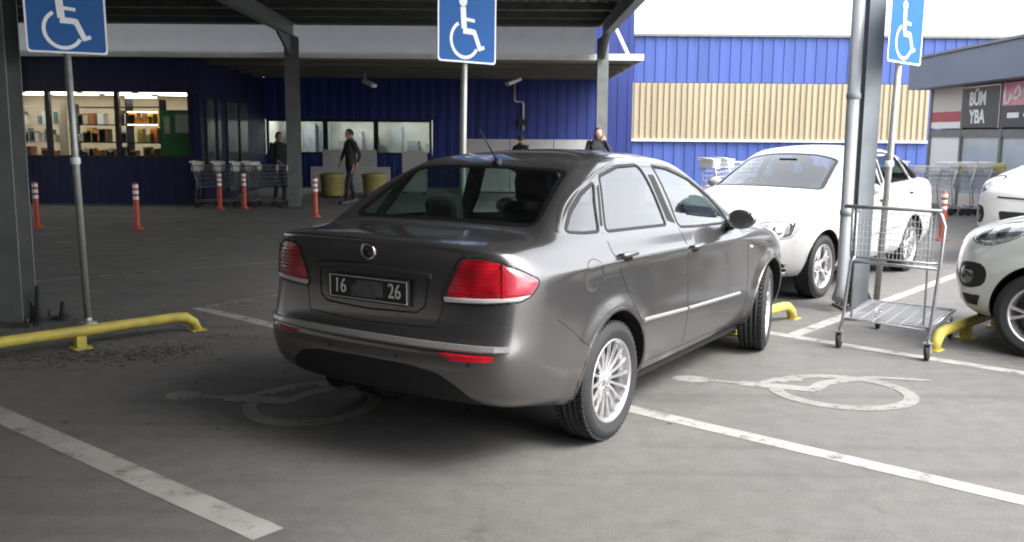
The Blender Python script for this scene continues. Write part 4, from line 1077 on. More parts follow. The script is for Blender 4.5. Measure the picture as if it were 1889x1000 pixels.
# recessed facade
YR = 29.0; rz0, rz1 = .98, 2.04; FX = 3.62
st(wall_band(XB, FX, rz1, 9.0, YR), 'wall', M['blue'])
st(wall_band(XB, FX, 0, rz0, YR), 'wall', M['blue'])
st(wall_band(-2.45, FX, rz0, rz1, YR), 'wall', M['blue'])
xs = [-7.5, -6.0, -4.62, -4.06+.45, -2.5]
xs = [-7.5, -5.95, -4.15, -2.45]
xs = [-7.52, -5.72, -4.18, -2.48]
M['blind'] = mat('office_blind', (.52, .52, .50), .8, noise=.25, nscale=2.2)
for i, (a, b_) in enumerate(zip(xs[:-1], xs[1:])):
    f = MB(); t = .07
    for q in (((a, 0), (a+t, 1)), ((b_-t, 0), (b_, 1))): f.bb((q[0][0], YR-.05, rz0), (q[1][0], YR+.05, rz1))
    f.bb((a+t, YR-.05, rz0), (b_-t, YR+.05, rz0+t)); f.bb((a+t, YR-.05, rz1-t), (b_-t, YR+.05, rz1))
    if i == 1: pass
    w = st(f, 'window', M['mullion']); g = MB(); g.bb((a+t, YR+.0, rz0+t), (b_-t, YR+.008, rz1-t)); st_child(g, 'pane', M['storeglass'], w)
# pale office room behind the recessed windows
M['tube'] = mat('lit_ceiling_panel', (1, .97, .9), .5, emit=2.6)
M['warmtube'] = mat('warm_lit_ceiling_panel', (1, .80, .45), .5, emit=2.5)
r = MB(); r.bb((-7.6, YR+2.2, .3), (-2.3, YR+2.25, 2.4)); r.bb((-7.6, YR+.12, 2.3), (-2.3, YR+2.2, 2.35)); r.bb((-7.65, YR+.12, .3), (-7.6, YR+2.2, 2.35)); r.bb((-2.35, YR+.12, .3), (-2.3, YR+2.2, 2.35)); st(r, 'office_room', M['blind'])
r = MB(); rnd = random.Random(5)
for i in range(9):
    x = -7.3+i*.56; r.bb((x, YR+1.2+rnd.random()*.6, .6), (x+rnd.uniform(.15, .4), YR+2.0, rnd.uniform(1.3, 2.0)))
st(r, 'office_furniture', mat('office_grey', (.28, .30, .33), .6, noise=.3, nscale=2))
r = MB()
for x in (-6.8, -5.0, -3.2): r.bb((x-.4, YR+.7, 2.27), (x+.4, YR+1.3, 2.295))
st(r, 'ceiling_light', mat('lit_office_panel', (1, .97, .9), .5, emit=7.0))
# awning
M['awning'] = mat('awning_soffit', (.16, .155, .13), .6, noise=.3, nscale=1.2)
M['fascia'] = mat('awning_white_edge', (.80, .80, .77), .45, noise=.15, nscale=3)
a = MB(); a.bb((-24, 21.42, 3.30), (2.86, YR-.02, 3.40)); aw = st(a, 'awning', M['awning'])
a = MB(); a.bb((-24, 21.36, 3.29), (2.90, 21.417, 3.43)); a.bb((2.863, 21.42, 3.29), (2.90, YR-.02, 3.43)); st(a, 'awning_edge', M['fascia'])
for y in (22.6, 24.2, 25.8, 27.4):
    a = MB(); a.box((-8, y, 3.25), (21.5, .07, .09)); st(a, 'awning_beam', M['awning'])
for (x0, x1) in ((2.55, 2.25),):
    a = MB(); a.tube([(2.60, 21.8, 3.43), (2.45, 24.5, 4.6), (2.3, YR-.05, 6.3)], .045, 8); st(a, 'awning_tie', M['fascia'])
# shop interior behind the left windows
sr = MB(); sr.bb((-14, YF+4.5, 0), (-7.6, YF+4.6, 3.0)); sr.bb((-14.1, YF+.2, 0), (-14, YF+4.5, 3.0)); st(sr, 'shop_wall', M['plaster'])
sr = MB(); sr.bb((-14, YF+.15, 0.0), (-7.75, YF+4.5, .02)); st(sr, 'shop_floor', M['floorin'])
sr = MB(); sr.bb((-14, YF+.15, 2.61), (-7.45, YF+4.5, 2.65)); st(sr, 'shop_ceiling', M['white'])
sr = MB()
for x in (-13, -11.6, -10.2, -8.8):
    for y in (YF+.9, YF+2.4, YF+3.7): sr.box((x, y, 2.595), (1.1, .35, .02), .25)
st(sr, 'ceiling_light', M['tube'])
def shelf(x0, x1, y, m, items, z1=2.3, seed=1):
    rd = random.Random(seed); s_ = MB()
    for z in [.1+.42*i for i in range(int(z1/.42)+1)]: s_.bb((x0, y, z), (x1, y+.4, z+.03))
    s_.bb((x0-.03, y, 0), (x0, y+.4, z1)); s_.bb((x1, y, 0), (x1+.03, y+.4, z1)); o = st(s_, 'shop_shelf', m)
    for im in items:
        g_ = MB()
        for z in [.13+.42*i for i in range(int(z1/.42))]:
            x = x0+.02
            while x < x1-.1:
                w_ = rd.uniform(.08, .22)
                if rd.random() < 1.2/len(items): g_.bb((x, y+.03, z), (min(x+w_*.9, x1), y+.3, z+rd.uniform(.15, .34)))
                x += w_
        if g_.v: st_child(g_, 'shelf_goods', im, o)
G1 = [mat('goods_orange', (.75, .25, .04), .5), mat('goods_gold', (.60, .42, .10), .4), mat('goods_brown', (.22, .09, .03), .5)]
G2 = [mat('goods_beige', (.55, .48, .38), .6), mat('goods_white', (.7, .7, .66), .5), mat('goods_redbrown', (.40, .12, .05), .5), mat('goods_teal', (.12, .20, .22), .5)]
shelf(-9.15, -8.38, YF+.95, M['mullion'], G1, 2.4, 2)
shelf(-12.2, -10.9, YF+1.2, M['plaster'], G2, 2.35, 3); shelf(-13.9, -12.4, YF+1.0, M['plaster'], G2+G1[:1], 2.2, 4); shelf(-10.7, -9.4, YF+1.5, M['mullion'], G2+G1, 2.3, 9)
wl = MB(); wl.box((-8.77, YF+.90, 2.44), (.7, .10, .04)); wl.box((-8.77, YF+.92, 1.80), (.7, .04, .02)); wl.box((-8.77, YF+.92, 2.10), (.7, .04, .02)); st(wl, 'warm_light', M['warmtube'])
gm = MB(); gm.bb((-8.30, YF+.8, .3), (-7.35, YF+.86, 2.15)); go = st(gm, 'green_partition', mat('green_panel', (.05, .30, .08), .5, noise=.2, nscale=2))
gm = MB(); gm.bb((-7.95, YF+.785, 1.62), (-7.5, YF+.798, 2.05)); gm.bb((-8.22, YF+.785, 1.60), (-8.08, YF+.798, 2.0)); st_child(gm, 'notice', M['white'], go)
# hanging floodlights and conduit on the recess wall
M['conduit'] = mat('conduit', (.45, .42, .42), .5, .3)
def floodlight(label, p, drop, rz):
    o = empty('floodlight', p, rz, label, 'floodlight')
    a = MB(); a.tube([(0, 0, drop), (0, 0, .04)], .018, 8); a.build('hanger', M['conduit'], o)
    a = MB(); a.box((.06, -.10, 0), (.20, .42, .09), rx=.35); a.build('lamp_head', M['fascia'], o, .02)
    a = MB(); a.box((.06, -.12, -.049), (.14, .34, .008), rx=.35); a.build('lamp_glass', M['signwhite'], o)
floodlight('white floodlight hanging from the awning between the column and the middle sign', (-3.95, 25.5, 2.95), .30, .9)
floodlight('white floodlight on a bent bracket above the kinked wall conduit', (.05, 25.0, 3.0), .25, -1.0)
c = MB(); y = YR-.06
c.tube([(.03, y, 3.2), (.03, y, 2.65), (.06, y, 2.60), (.27, y, 2.60), (.30, y, 2.56), (.30, y, 1.75)], .035, 8)
st(c, 'conduit', M['conduit'])
c = MB(); c.box((.30, YR-.10, 2.0), (.28, .10, .18)); st(c, 'junction_box', M['mullion'])
# low pale barrier boards in front of the recess
M['board'] = mat('pale_board', (.42, .41, .41), .7, noise=.2, nscale=2)
def board(label, x0, x1, y, z1, m='board', t=.05, parts=1):
    o = empty('barrier_board', ((x0+x1)/2, y, 0), 0, label, 'board')
    w = (x1-x0)/parts
    for i in range(parts):
        b_ = MB(); b_.bb((-(x1-x0)/2+i*w+.01, -t/2, .05), (-(x1-x0)/2+(i+1)*w-.01, t/2, z1)); b_.build('panel', M[m], o, .006)
    for s_ in (-1, 1):
        b_ = MB(); b_.box((s_*(x1-x0)*.4, 0, .025), (.06, .5, .05)); b_.build('foot', M['mullion'], o)
board('wide pale board low behind the two yellow bins', -5.55, -3.35, 25.9, .72)
board('taller pale board behind the walking person in front of the windows', -5.25, -3.75, 26.1, 1.18)
board('pale greenish board beside the rear window of the grey sedan', -3.05, -2.35, 26.0, 1.15)
board('long pale hoarding seen just above the roof of the grey sedan', -1.3, 2.35, 26.3, 1.50, parts=3)
M['binyellow'] = mat('bin_yellow', (.30, .265, .09), .6, noise=.25, nscale=5)
def bin_(label, x, y):
    o = empty('yellow_bin', (x, y, 0), 0, label, 'bin', 'yellow bins by the pale boards')
    b_ = MB(); b_.lathe([(.001, .04), (.25, .04), (.28, .08), (.31, .50), (.325, .52), (.325, .56)], 22); b_.build('drum', M['binyellow'], o)
    b_ = MB(); b_.lathe([(.335, .555), (.335, .585), (.27, .61), (.10, .63), (.001, .63)], 22); b_.build('lid', M['binyellow'], o)
bin_('left yellow bin right of the front carport post', -4.62, 24.2)
bin_('right yellow bin right of the walking person', -3.58, 24.4)

# ---------------------------------------------------------------- blue wing with louvres on the right
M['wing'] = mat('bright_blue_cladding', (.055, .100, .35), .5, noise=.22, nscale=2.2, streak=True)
M['louvre'] = mat('cream_louvre', (.41, .35, .235), .6, noise=.22, nscale=2.5, streak=True)
YW = 30.5
wing = empty('blue_hall', (8, YW, 0), 0, 'bright blue ribbed hall with a cream louvre band behind the white sedan', 'building')
def wg(mb, name, m): o = mb.build(name, m, wing); o.matrix_parent_inverse = Matrix.Translation(-Vector(wing.location)); return o
wg(ribbed(3.66, 22, YW, 3.30, 4.72, .34, .022), 'wall', M['wing'])
wg(ribbed(3.66, 22, YW, 0, 1.45, .34, .022), 'wall', M['wing'])
wg(ribbed(3.78, 13.25, YW-.03, 1.50, 3.28, .19, .045, .45), 'louvre', M['louvre'])
b = MB(); b.bb((3.64, YW-.12, 1.44), (13.3, YW-.02, 1.51)); b.bb((3.66, YW-.12, 1.51), (3.76, YW-.03, 3.27)); wg(b, 'louvre_frame', M['fascia'])
b = MB(); b.bb((3.62, YW-.10, 4.725), (22, YW+.3, 4.80)); wg(b, 'parapet_cap', M['greysteel'])
b = MB(); b.bb((3.66, YW+.15, 0), (22, YW+6, 4.70)); wg(b, 'hall_body', M['wing'])
b = MB(); b.bb((3.64, YW-.06, 0), (3.658, YR+1.6, 4.72)); 

# ---------------------------------------------------------------- shop at the right edge
shop = empty('shop_building', (11, 22, 0), 0, 'low shop front with a sloping grey canopy and black sign boards at the right edge', 'building')
def sp(mb, name, m, parent=None):
    o = mb.build(name, m, parent or shop)
    if not parent: o.matrix_parent_inverse = Matrix.Translation(-Vector(shop.location))
    return o
M['canopy'] = mat('canopy_grey_blue', (.16, .19, .24), .5, noise=.15, nscale=1)
M['shopcream'] = mat('shop_cream', (.62, .58, .52), .6); M['signblack'] = mat('sign_black', (.05, .055, .065), .4)
M['signred'] = mat('sign_dark_red', (.45, .08, .10), .5); M['signpink'] = mat('sign_pink', (.75, .30, .36), .5)
M['letter'] = mat('sign_letter_white', (.85, .85, .83), .5); M['shopglass'] = mat('shop_pale_glazing', (.50, .56, .58), .2, noise=.15, nscale=1)
# front wall runs from far left towards the camera on the right
A0 = Vector((10.62, 24.2, 0)); dA = Vector((-.05, -1, 0)).normalized(); nA = Vector((-1, .05, 0)).normalized()
def sq(mb, s0, s1, z0, z1, off=0.0, t=.05):
    p = [A0+dA*s0+nA*off, A0+dA*s1+nA*off]; q = [v-nA*t for v in p]
    vs = [(*p[0].xy, z0), (*p[1].xy, z0), (*p[1].xy, z1), (*p[0].xy, z1), (*q[0].xy, z0), (*q[1].xy, z0), (*q[1].xy, z1), (*q[0].xy, z1)]
    mb.add(vs, [(0, 1, 2, 3), (7, 6, 5, 4), (0, 4, 5, 1), (3, 2, 6, 7), (1, 5, 6, 2), (0, 3, 7, 4)])
def MA(s, z, off): c = A0+dA*s+nA*off; return frame_M((c.x, c.y, z), dA, (0, 0, 1), dA.cross(Vector((0, 0, 1))))
b = MB(); sq(b, -.2, 12, 2.83, 3.56, .55, 3.2); sp(b, 'canopy', M['canopy'])
b = MB(); sq(b, -.1, 11.9, 0, 2.82, -.25, 2.2); sp(b, 'shop_body', M['shopcream'])
b = MB(); sq(b, -.25, 12, 3.565, 3.62, .60, 3.3); sp(b, 'canopy_cap', M['greysteel'])
b = MB(); sq(b, 0, 1.9, 2.26, 2.83, .0); sq(b, 0, 12, 0, .35, .0); sp(b, 'wall', M['shopcream'])
b = MB(); sq(b, 0, 1.9, 2.02, 2.255, .01); sp(b, 'red_band', M['signred'])
b = MB(); sq(b, 0, 1.9, 1.86, 2.015, .005); sp(b, 'pale_band', M['letter'])
b = MB(); sq(b, 0, 12, 1.66, 1.83, .02); sp(b, 'lintel', M['greysteel'])
for s_ in (0, 1.9, 3.92, 6.0):
    b = MB(); sq(b, s_-.05, s_+.05, 0, 2.83, .03, .1); sp(b, 'post', M['greysteel'])
for s0, s1 in ((.05, 1.85), (1.95, 3.87), (3.97, 5.95), (6.05, 9)):
    b = MB(); sq(b, s0, s1, .35, 1.66, -.02, .02); sp(b, 'shop_window', M['shopglass'] if s0 > 1 else M['letter'])
b = MB(); sq(b, 1.98, 3.86, 1.87, 2.76, .06, .05); s1_ = sp(b, 'sign_board', M['signblack'])
b = MB(); sq(b, 1.96, 3.88, 2.762, 2.80, .07, .06); sq(b, 3.862, 3.90, 1.85, 2.76, .07, .06); b.build('sign_rim', M['brightsteel'], s1_)
text('sign_writing', 'BÜM', .42, MA(2.78, 2.50, .065), M['letter'], s1_, .004, .012)
text('sign_writing', 'YBA', .42, MA(2.80, 2.10, .065), M['letter'], s1_, .004, .012)
b = MB(); sq(b, 3.98, 6.4, 2.32, 2.80, .06, .05); s2_ = sp(b, 'sign_board', M['signpink'])
sc_ = MB()
for pts in ([(4.15,2.72),(4.10,2.50),(4.16,2.36),(4.32,2.38),(4.40,2.55)], [(4.5,2.45),(4.62,2.66),(4.74,2.70),(4.80,2.56),(4.66,2.44),(4.52,2.48)], [(4.9,2.46),(5.0,2.66),(5.12,2.46),(5.25,2.66),(5.4,2.46)]):
    sc_.tube([(*(A0+dA*p+nA*.07).xy, z) for p, z in pts], .035, 6)
sc_.build('sign_script', M['letter'], s2_)
b = MB(); sq(b, 3.98, 6.4, 1.87, 2.315, .06, .05); s3_ = sp(b, 'sign_board', M['signblack'])
b = MB(); sq(b, 4.25, 4.75, 2.06, 2.17, .068, .006); sq(b, 4.95, 5.35, 2.08, 2.15, .068, .006); b.build('sign_mark', M['letter'], s3_)

# ---------------------------------------------------------------- delineator posts
M['orange'] = mat('orange_plastic', (.46, .06, .03), .5, noise=.15, nscale=6)
M['orangedark'] = mat('orange_plastic_back', (.34, .045, .02), .6)
def post_proto(label, loc):
    o = empty('delineator_post', loc, 0, label, 'post', 'orange delineator posts')
    a = MB(); a.lathe([(.11, 0), (.11, .015), (.06, .045), (.048, .06), (.046, .74), (.040, .78), (.001, .80)], 18); a.build('tube', M['orange'], o)
    a = MB()
    for z in (.50, .60, .70): a.lathe([(.0475, z), (.0485, z+.004), (.0485, z+.056), (.0475, z+.06)], 18)
    a.build('reflective_band', M['signwhite'], o); return o
pp = post_proto('orange post with white bands just right of the left carport column', (-8.22, 16.2, 0))
index_kids(pp)
for (x, y, l) in ((-6.45, 16.1, 'orange post with white bands alone in front of the green partition window'), (-3.90, 18.6, 'orange post with white bands left of the walking person'),
                  (-6.35, 20.4, 'left one of the two orange posts in front of the trolleys'), (-5.85, 20.5, 'right one of the two orange posts in front of the trolleys'),
                  (6.98, 15.2, 'orange post near the right edge behind the tall trolley handle')):
    dup(pp, (x, y, 0), random.uniform(0, 3), l)

# ---------------------------------------------------------------- trolleys
M['wire'] = mat('cart_wire', (.50, .51, .53), .35, .7)
M['wirewhite'] = mat('cart_white_plastic', (.72, .72, .70), .5); M['cartyellow'] = mat('cart_yellow_plastic', (.70, .62, .20), .5)
M['wirebright'] = mat('bright_zinc_wire', (.62, .63, .66), .4, .5)
M['darkwire'] = mat('cart_wire_dull', (.18, .19, .20), .5, .5)
def shopping_cart(label, loc, rz, wire='wire', top='wirewhite', group='shopping trolleys', w=.54):
    o = empty('shopping_trolley', loc, rz, label, 'shopping trolley', group)
    f = MB(); h = w/2
    for s in (-1, 1):
        f.tube([(-.45, s*h*.9, .14), (.40, s*h*.7, .14), (.44, s*h*.7, .20)], .012, 6)
        f.tube([(-.45, s*h*.9, .14), (-.40, s*h*.9, .55), (-.50, s*h, .98)], .012, 6)
    f.tube([(-.45, -h*.9, .14), (-.45, h*.9, .14)], .012, 6); f.build('frame', M[wire], o)
    b = MB(); top_z = .92
    def P(t, s, z):     # basket: t along, narrowing to the front
        k = (z-.42)/(top_z-.42); xb = -.42-.05*k+(.84+.10*k)*t; ww = h*(.72+.28*k)*(1-.18*t); return (xb, s*ww, z+.10*t*(1-k))
    for z in [.42+.1*i for i in range(6)]:
        b.tube([P(0, -1, z), P(1, -1, z), P(1, 1, z), P(0, 1, z)], .0045 if z < .9 else .008, 4, closed=True)
    for i in range(15):
        t = i/14
        for s in (-1, 1): b.tube([P(t, s, .42), P(t, s, .92)], .003, 4, cap=False)
    for i in range(9):
        s = -1+2*i/8; b.tube([P(1, s, .42), P(1, s, .92)], .003, 4, cap=False); b.tube([P(0, s, .42), P(1, s, .42)], .003, 4, cap=False); b.tube([P(0, s, .42), P(0, s, .92)], .003, 4, cap=False)
    b.build('basket', M[wire], o)
    a = MB(); a.tube([(-.53, -h*1.02, 1.0), (-.53, h*1.02, 1.0)], .018, 8); a.build('handle', M[top], o)
    a = MB(); a.box((-.42, 0, .90), (.17, w*.9, .20), ry=.1); a.build('plastic_panel', M[top], o); a = MB(); a.box((.46, 0, .87), (.03, w*.72, .13)); a.build('plastic_panel', M[top], o)
    for x, y in ((-.42, -h*.88), (-.42, h*.88), (.38, -h*.66), (.38, h*.66)):
        c = MB(); Mx = Matrix.Translation((x, y, .06)) @ Matrix.Rotation(pi/2, 4, 'X'); c.lathe([(.001, -.013), (.052, -.013), (.06, -.008), (.06, .008), (.052, .013), (.001, .013)], 16, Mx)
        c.box((x, y, .115), (.05, .035, .05)); c.build('caster', M['rubber'], o)
    return o
t0 = shopping_cart('leftmost of the trolleys parked along the dark store wall', (-6.55, 20.95, 0), radians(8), 'darkwire', 'wirewhite', 'trolleys along the dark store wall', .58)
index_kids(t0)
for (x, y, a, l) in ((-6.10, 21.0, 5, 'second from the left of the trolleys along the dark store wall'), (-5.72, 21.05, 10, 'third from the left of the trolleys along the dark store wall'), (-5.42, 21.1, -6, 'rightmost of the trolleys along the dark store wall, beside the standing person')):
    dup(t0, (x, y, 0), radians(a), l)
t1 = shopping_cart('white trolley at the left end of the row by the shop front', (8.86, 20.3, 0), radians(184), 'wirebright', 'wirewhite', 'white trolleys in a row by the shop front', .60)
t1.scale = (1.12, 1.12, 1.12)
index_kids(t1)
for i, (x, y, l) in enumerate(((9.24, 20.3, 'second trolley from the left in the row by the shop front'), (9.62, 20.35, 'third trolley from the left in the row by the shop front'), (10.0, 20.3, 'fourth trolley from the left in the row by the shop front'), (10.38, 20.4, 'rightmost trolley in the row by the shop front'))):
    c_ = dup(t1, (x, y, 0), radians(184+random.uniform(-4, 4)), l)
    if i >= 2:
        for ch in c_.children:
            if ch.name.startswith(('plastic_panel', 'handle')): ch.data = ch.data.copy(); ch.data.materials[0] = M['cartyellow']
for (x, y, a, l) in ((5.05, 22.3, 20, 'white trolley against the blue hall left of the white sedan roof, left one'), (5.5, 22.6, 14, 'white trolley against the blue hall left of the white sedan roof, right one'), (7.9, 20.6, 180, 'lone white trolley just past the boot of the white sedan')):
    dup(t1, (x, y, 0), radians(a), l, 'white trolleys standing apart in the lot')

# platform trolley in the foreground on the right
def platform_trolley():
    P0 = Vector((2.64, 7.36, 0)); P1 = Vector((3.14, 6.96, 0)); u = (P1-P0).normalized(); w = (P1-P0).length
    bk = Vector((u.y*-1, u.x, 0)); L = .98
    bk = Vector((.55, .83, 0)).normalized()
    o = empty('platform_trolley', P0, 0, 'tall wire platform trolley with a dark top bar on small castors by the drain pipe', 'platform trolley')
    def p(a, b, z): return u*a+bk*b+Vector((0, 0, z))
    zt = .24
    f = MB(); R = .014
    f.tube([p(-.02, 0, .12), p(.0, 0, zt), p(.03, .02, .70), p(.06, .03, .74)], R, 8)
    f.tube([p(w+.01, 0, .12), p(w+.02, 0, zt), p(w+.05, .03, .72), p(w+.06, .05, 1.02), p(w+.03, .06, 1.10), p(w-.02, .06, 1.13)], R, 8)
    f.tube([p(.02, .06, .74), p(.015, .06, 1.13)], R*.9, 8)
    f.tube([p(.0, 0, zt), p(w+.02, 0, zt), p(w+.04, L, zt), p(-.02, L, zt)], R, 8, closed=True)
    f.tube([p(.03, .03, .70), p(w+.05, .03, .70)], R*.9, 8)
    f.tube([p(.03, .045, .735), p(w+.05, .045, .735)], R*.6, 6)
    f.tube([p(w*.93, .08, zt), p(w*.93, .08, 1.08)], R*.6, 6); f.tube([p(w*.07, .08, zt), p(w*.07, .08, 1.08)], R*.6, 6)
    f.build('frame', M['zinc'], o)
    b = MB(); b.tube([p(-.05, .06, 1.13), p(w+.03, .06, 1.13)], .015, 8); b.build('top_bar', M['greysteel'], o)
    g_ = MB()
    for i in range(15):
        b_ = .02+(L-.04)*i/14; g_.tube([p(.0, b_, zt+.012), p(w+.02, b_, zt+.012)], .0038, 4, cap=False)
    for i in range(7):
        a = .02+(w-.02)*i/6; g_.tube([p(a, 0, zt+.005), p(a, L, zt+.005)], .005, 4, cap=False)
    g_.build('wire_deck', M['wirebright'], o)
    pn = MB(); M_ = None
    for i in range(22):
        a = .02+(w*.96)*i/21; pn.tube([p(a, .05, .74), p(a, .05, 1.12)], .0022, 4, cap=False)
    for z in (.79, .84, .89, .94, .99, 1.04, 1.09): pn.tube([p(.02, .05, z), p(w*.97, .05, z)], .0026, 4, cap=False)
    pn.build('back_grid', M['wirebright'], o)
    for (a, b_) in ((-.02, 0), (w+.01, 0), (w*.10, L), (w+.02, L)):
        c = MB(); q = p(a, b_, .058); ax = Matrix.Translation(q) @ bk.to_track_quat('X', 'Z').to_matrix().to_4x4() @ Matrix.Rotation(pi/2, 4, 'X')
        c.lathe([(.001, -.016), (.050, -.016), (.058, -.010), (.058, .010), (.050, .016), (.001, .016)], 20, ax)
        co = c.build('caster', M['rubber'], o)
        c = MB(); 
        for s in (-1, 1): c.box(q+u*(s*.022)+Vector((0, 0, .035)), (.005, .05, .075), atan2(u.y, u.x))
        c.box(q+Vector((0, 0, .075)), (.06, .06, .01), atan2(u.y, u.x)); c.tube([q+Vector((0, 0, .075)), q+Vector((0, 0, .13))], .012, 8)
        c.build('fork', M['steel'], co)
platform_trolley()
# ---------------------------------------------------------------- people
M['skin'] = mat('skin', (.42, .24, .17), .55); M['hair'] = mat('hair_dark', (.02, .015, .012), .7)
M['darkcloth'] = mat('dark_jacket', (.020, .021, .025), .85, noise=.3, nscale=15); M['trouser'] = mat('dark_trousers', (.016, .018, .026), .85, noise=.25, nscale=15)
M['greycloth'] = mat('olive_jacket', (.035, .036, .036), .85, noise=.3, nscale=15); M['shoe'] = mat('shoe_black', (.015, .014, .013), .5)
M['redskin'] = mat('skin_light', (.52, .30, .24), .5)
def skin_obj(name, verts, edges, rad, m, parent, sub=2, root=0):
    me = bpy.data.meshes.new(name); me.from_pydata(verts, edges, []); me.update(); o = link(name, me, None, parent)
    sk = o.modifiers.new('skin', 'SKIN'); sk.use_smooth_shade = True
    for v, r in zip(me.skin_vertices[0].data, rad): v.radius = (r, r) if not isinstance(r, tuple) else r
    for i, v in enumerate(me.skin_vertices[0].data): v.use_root = (i == root)
    ss = o.modifiers.new('sub', 'SUBSURF'); ss.levels = sub; ss.render_levels = sub
    bpy.context.view_layer.update(); dg = bpy.context.evaluated_depsgraph_get()
    nm = bpy.data.meshes.new_from_object(o.evaluated_get(dg)); o.modifiers.clear(); o.data = nm; nm.name = name
    if m: nm.materials.clear(); nm.materials.append(m)
    for p in nm.polygons: p.use_smooth = True
    return o
def hand_chain(V, E, Rr, wrist, d, side, up):
    "five separate fingers from the wrist vertex index"
    w0 = Vector(V[wrist]); d = Vector(d).normalized(); s = d.cross(Vector(up)).normalized()*side; n = s.cross(d)
    palm = len(V); V.append(w0+d*.045); E.append((wrist, palm)); Rr.append((.028, .016))
    for i, (o_, L) in enumerate(((-.026, .062), (-.009, .074), (.009, .070), (.025, .056))):
        a = len(V); V.append(w0+d*.082+s*o_); V.append(w0+d*(.082+L*.5)+s*o_*1.1+n*.006); V.append(w0+d*(.082+L*.9)+s*o_*1.1+n*.026)
        E += [(palm, a), (a, a+1), (a+1, a+2)]; Rr += [.0095, .0085, .007]
    a = len(V); V.append(w0+d*.045-s*.036); V.append(w0+d*.078-s*.052+n*.012); E += [(palm, a), (a, a+1)]; Rr += [.011, .008]
def person(label, loc, rz, H=1.72, pose='walk', jacket='darkcloth', legs='trouser', group=None, hair='short', skin='skin'):
    "local +x is the facing direction"
    o = empty('person', loc, rz, label, 'person', group); k = H/1.74
    V = []; E = []; Rr = []
    def v(p, r): V.append(Vector(p)*k); Rr.append(tuple(a*k for a in r) if isinstance(r, tuple) else r*k); return len(V)-1
    pel = v((0, 0, .96), (.155, .115)); wa = v((.01, 0, 1.10), (.155, .12)); ch = v((.015, 0, 1.30), (.185, .14)); sh = v((.0, 0, 1.43), (.13, .09)); nk = v((.01, 0, 1.50), .058); E += [(pel, wa), (wa, ch), (ch, sh), (sh, nk)]
    h1 = v((.03, 0, 1.56), .07); E.append((nk, h1))
    fw = (.17, -.13) if pose == 'walk' else ((.05, -.04) if pose == 'stand' else (.04, -.04))
    feet = []
    for s, f in ((1, fw[0]), (-1, fw[1])):
        hp = v((.0, s*.09, .90), .095); kn = v((f*.55+.05, s*.10, .50), .062); an = v((f, s*.10, .09 if f > -.1 else .13), .043); E += [(pel, hp), (hp, kn), (kn, an)]; feet.append((f, s))
        toe = v((f+.05, s*.105, .05), .04); E.append((an, toe))
    wrists = []
    for s in (1, -1):
        a0 = v((0, s*.19, 1.42), .062)
        if pose == 'walk': el = (-.10*s-.02, s*.25, 1.14); wr = (.10-.14*s, s*.24, .93) if s > 0 else (.16, s*.24, .96)
        elif pose == 'phone' and s > 0: el = (.10, s*.27, 1.18); wr = (.12, s*.12, 1.48)
        elif pose == 'push': el = (.05, s*.25, 1.14); wr = (.30, s*.22, 1.04)
        else: el = (-.03, s*.25, 1.14); wr = (.03, s*.24, .90)
        e_ = v(el, .045); w_ = v(wr, .028); E += [(sh, a0), (a0, e_), (e_, w_)]; wrists.append((w_, Vector(wr)-Vector(el), s))
    for w_, d, s in wrists: hand_chain(V, E, Rr, w_, d, s, (1, 0, 0) if abs(d.normalized().x) < .8 else (0, 0, 1))
    body = skin_obj('body', V, E, Rr, M[skin], o)
    me = body.data; me.materials.append(M[jacket]); me.materials.append(M[legs])
    for p in me.polygons:
        c = p.center
        wr_d = min((c-V[w_]).length for w_, d, s in wrists)
        onh = any((c-V[w_]).dot(d) > -.01 and (c-V[w_]).length < .26*k and c.y*s > .165*k for w_, d, s in wrists)
        if c.z > 1.49*k or onh: p.material_index = 0
        elif c.z > .88*k or (abs(c.y) > .20*k and c.z > .5): p.material_index = 1
        else: p.material_index = 2
    # head with a face
    bm = bmesh.new(); bmesh.ops.create_icosphere(bm, subdivisions=4, radius=1)
    for q in bm.verts:
        c = q.co; x, y, z = c.x*.096, c.y*.074, c.z*.118
        if z < 0: y *= 1-.28*(-c.z)**1.5; x = x*(1-.10*(-c.z)) + .006*(-c.z)
        if c.x > .3:
            x += .020*math.exp(-((c.y/.14)**2+((c.z+.10)/.16)**2))          # nose
            x -= .010*math.exp(-(((abs(c.y)-.36)/.16)**2+((c.z-.10)/.10)**2))  # eye sockets
            x += .006*math.exp(-((c.y/.30)**2+((c.z+.42)/.07)**2))           # lips
            x += .008*math.exp(-((c.y/.30)**2+((c.z+.80)/.15)**2))           # chin
        q.co = (x, y, z)
    hm = bpy.data.meshes.new('head'); bm.to_mesh(hm); bm.free(); hm.transform(Matrix.Translation((.035*k, 0, 1.615*k)) @ Matrix.Scale(k, 4))
    hd = link('head', hm, M[skin], o, True)
    for s in (-1, 1):
        ea = MB(); ea.tube([Vector((.02+.012*cos(t), s*(.076+.006*sin(t/2)), 1.61+.030*sin(t)))*k for t in [2*pi*i/12 for i in range(12)]], .007*k, 6, closed=True); ea.build('ear', M[skin], hd)
        ey = MB(); ey.lathe([(.001, .010), (.006, .008), (.010, 0)], 10, Matrix.Translation(Vector((.112, s*.027, 1.627))*k) @ Matrix.Rotation(pi/2, 4, 'Y'))
        ey.build('eye', M['black'], hd)
    bm = bmesh.new(); bmesh.ops.create_icosphere(bm, subdivisions=4, radius=1)
    kill = [q for q in bm.verts if (q.co.x > .45 and q.co.z < .62) or (q.co.z < -.25 and hair == 'short') or q.co.z < -.9]
    bmesh.ops.delete(bm, geom=kill, context='VERTS')
    for q in bm.verts:
        c = q.co; j = 1+.03*sin(c.x*17+c.y*23)*cos(c.z*19)
        q.co = (c.x*.103*j-.006, c.y*.082*j, c.z*(.126 if c.z > 0 or hair == 'short' else .17)*j+.004)
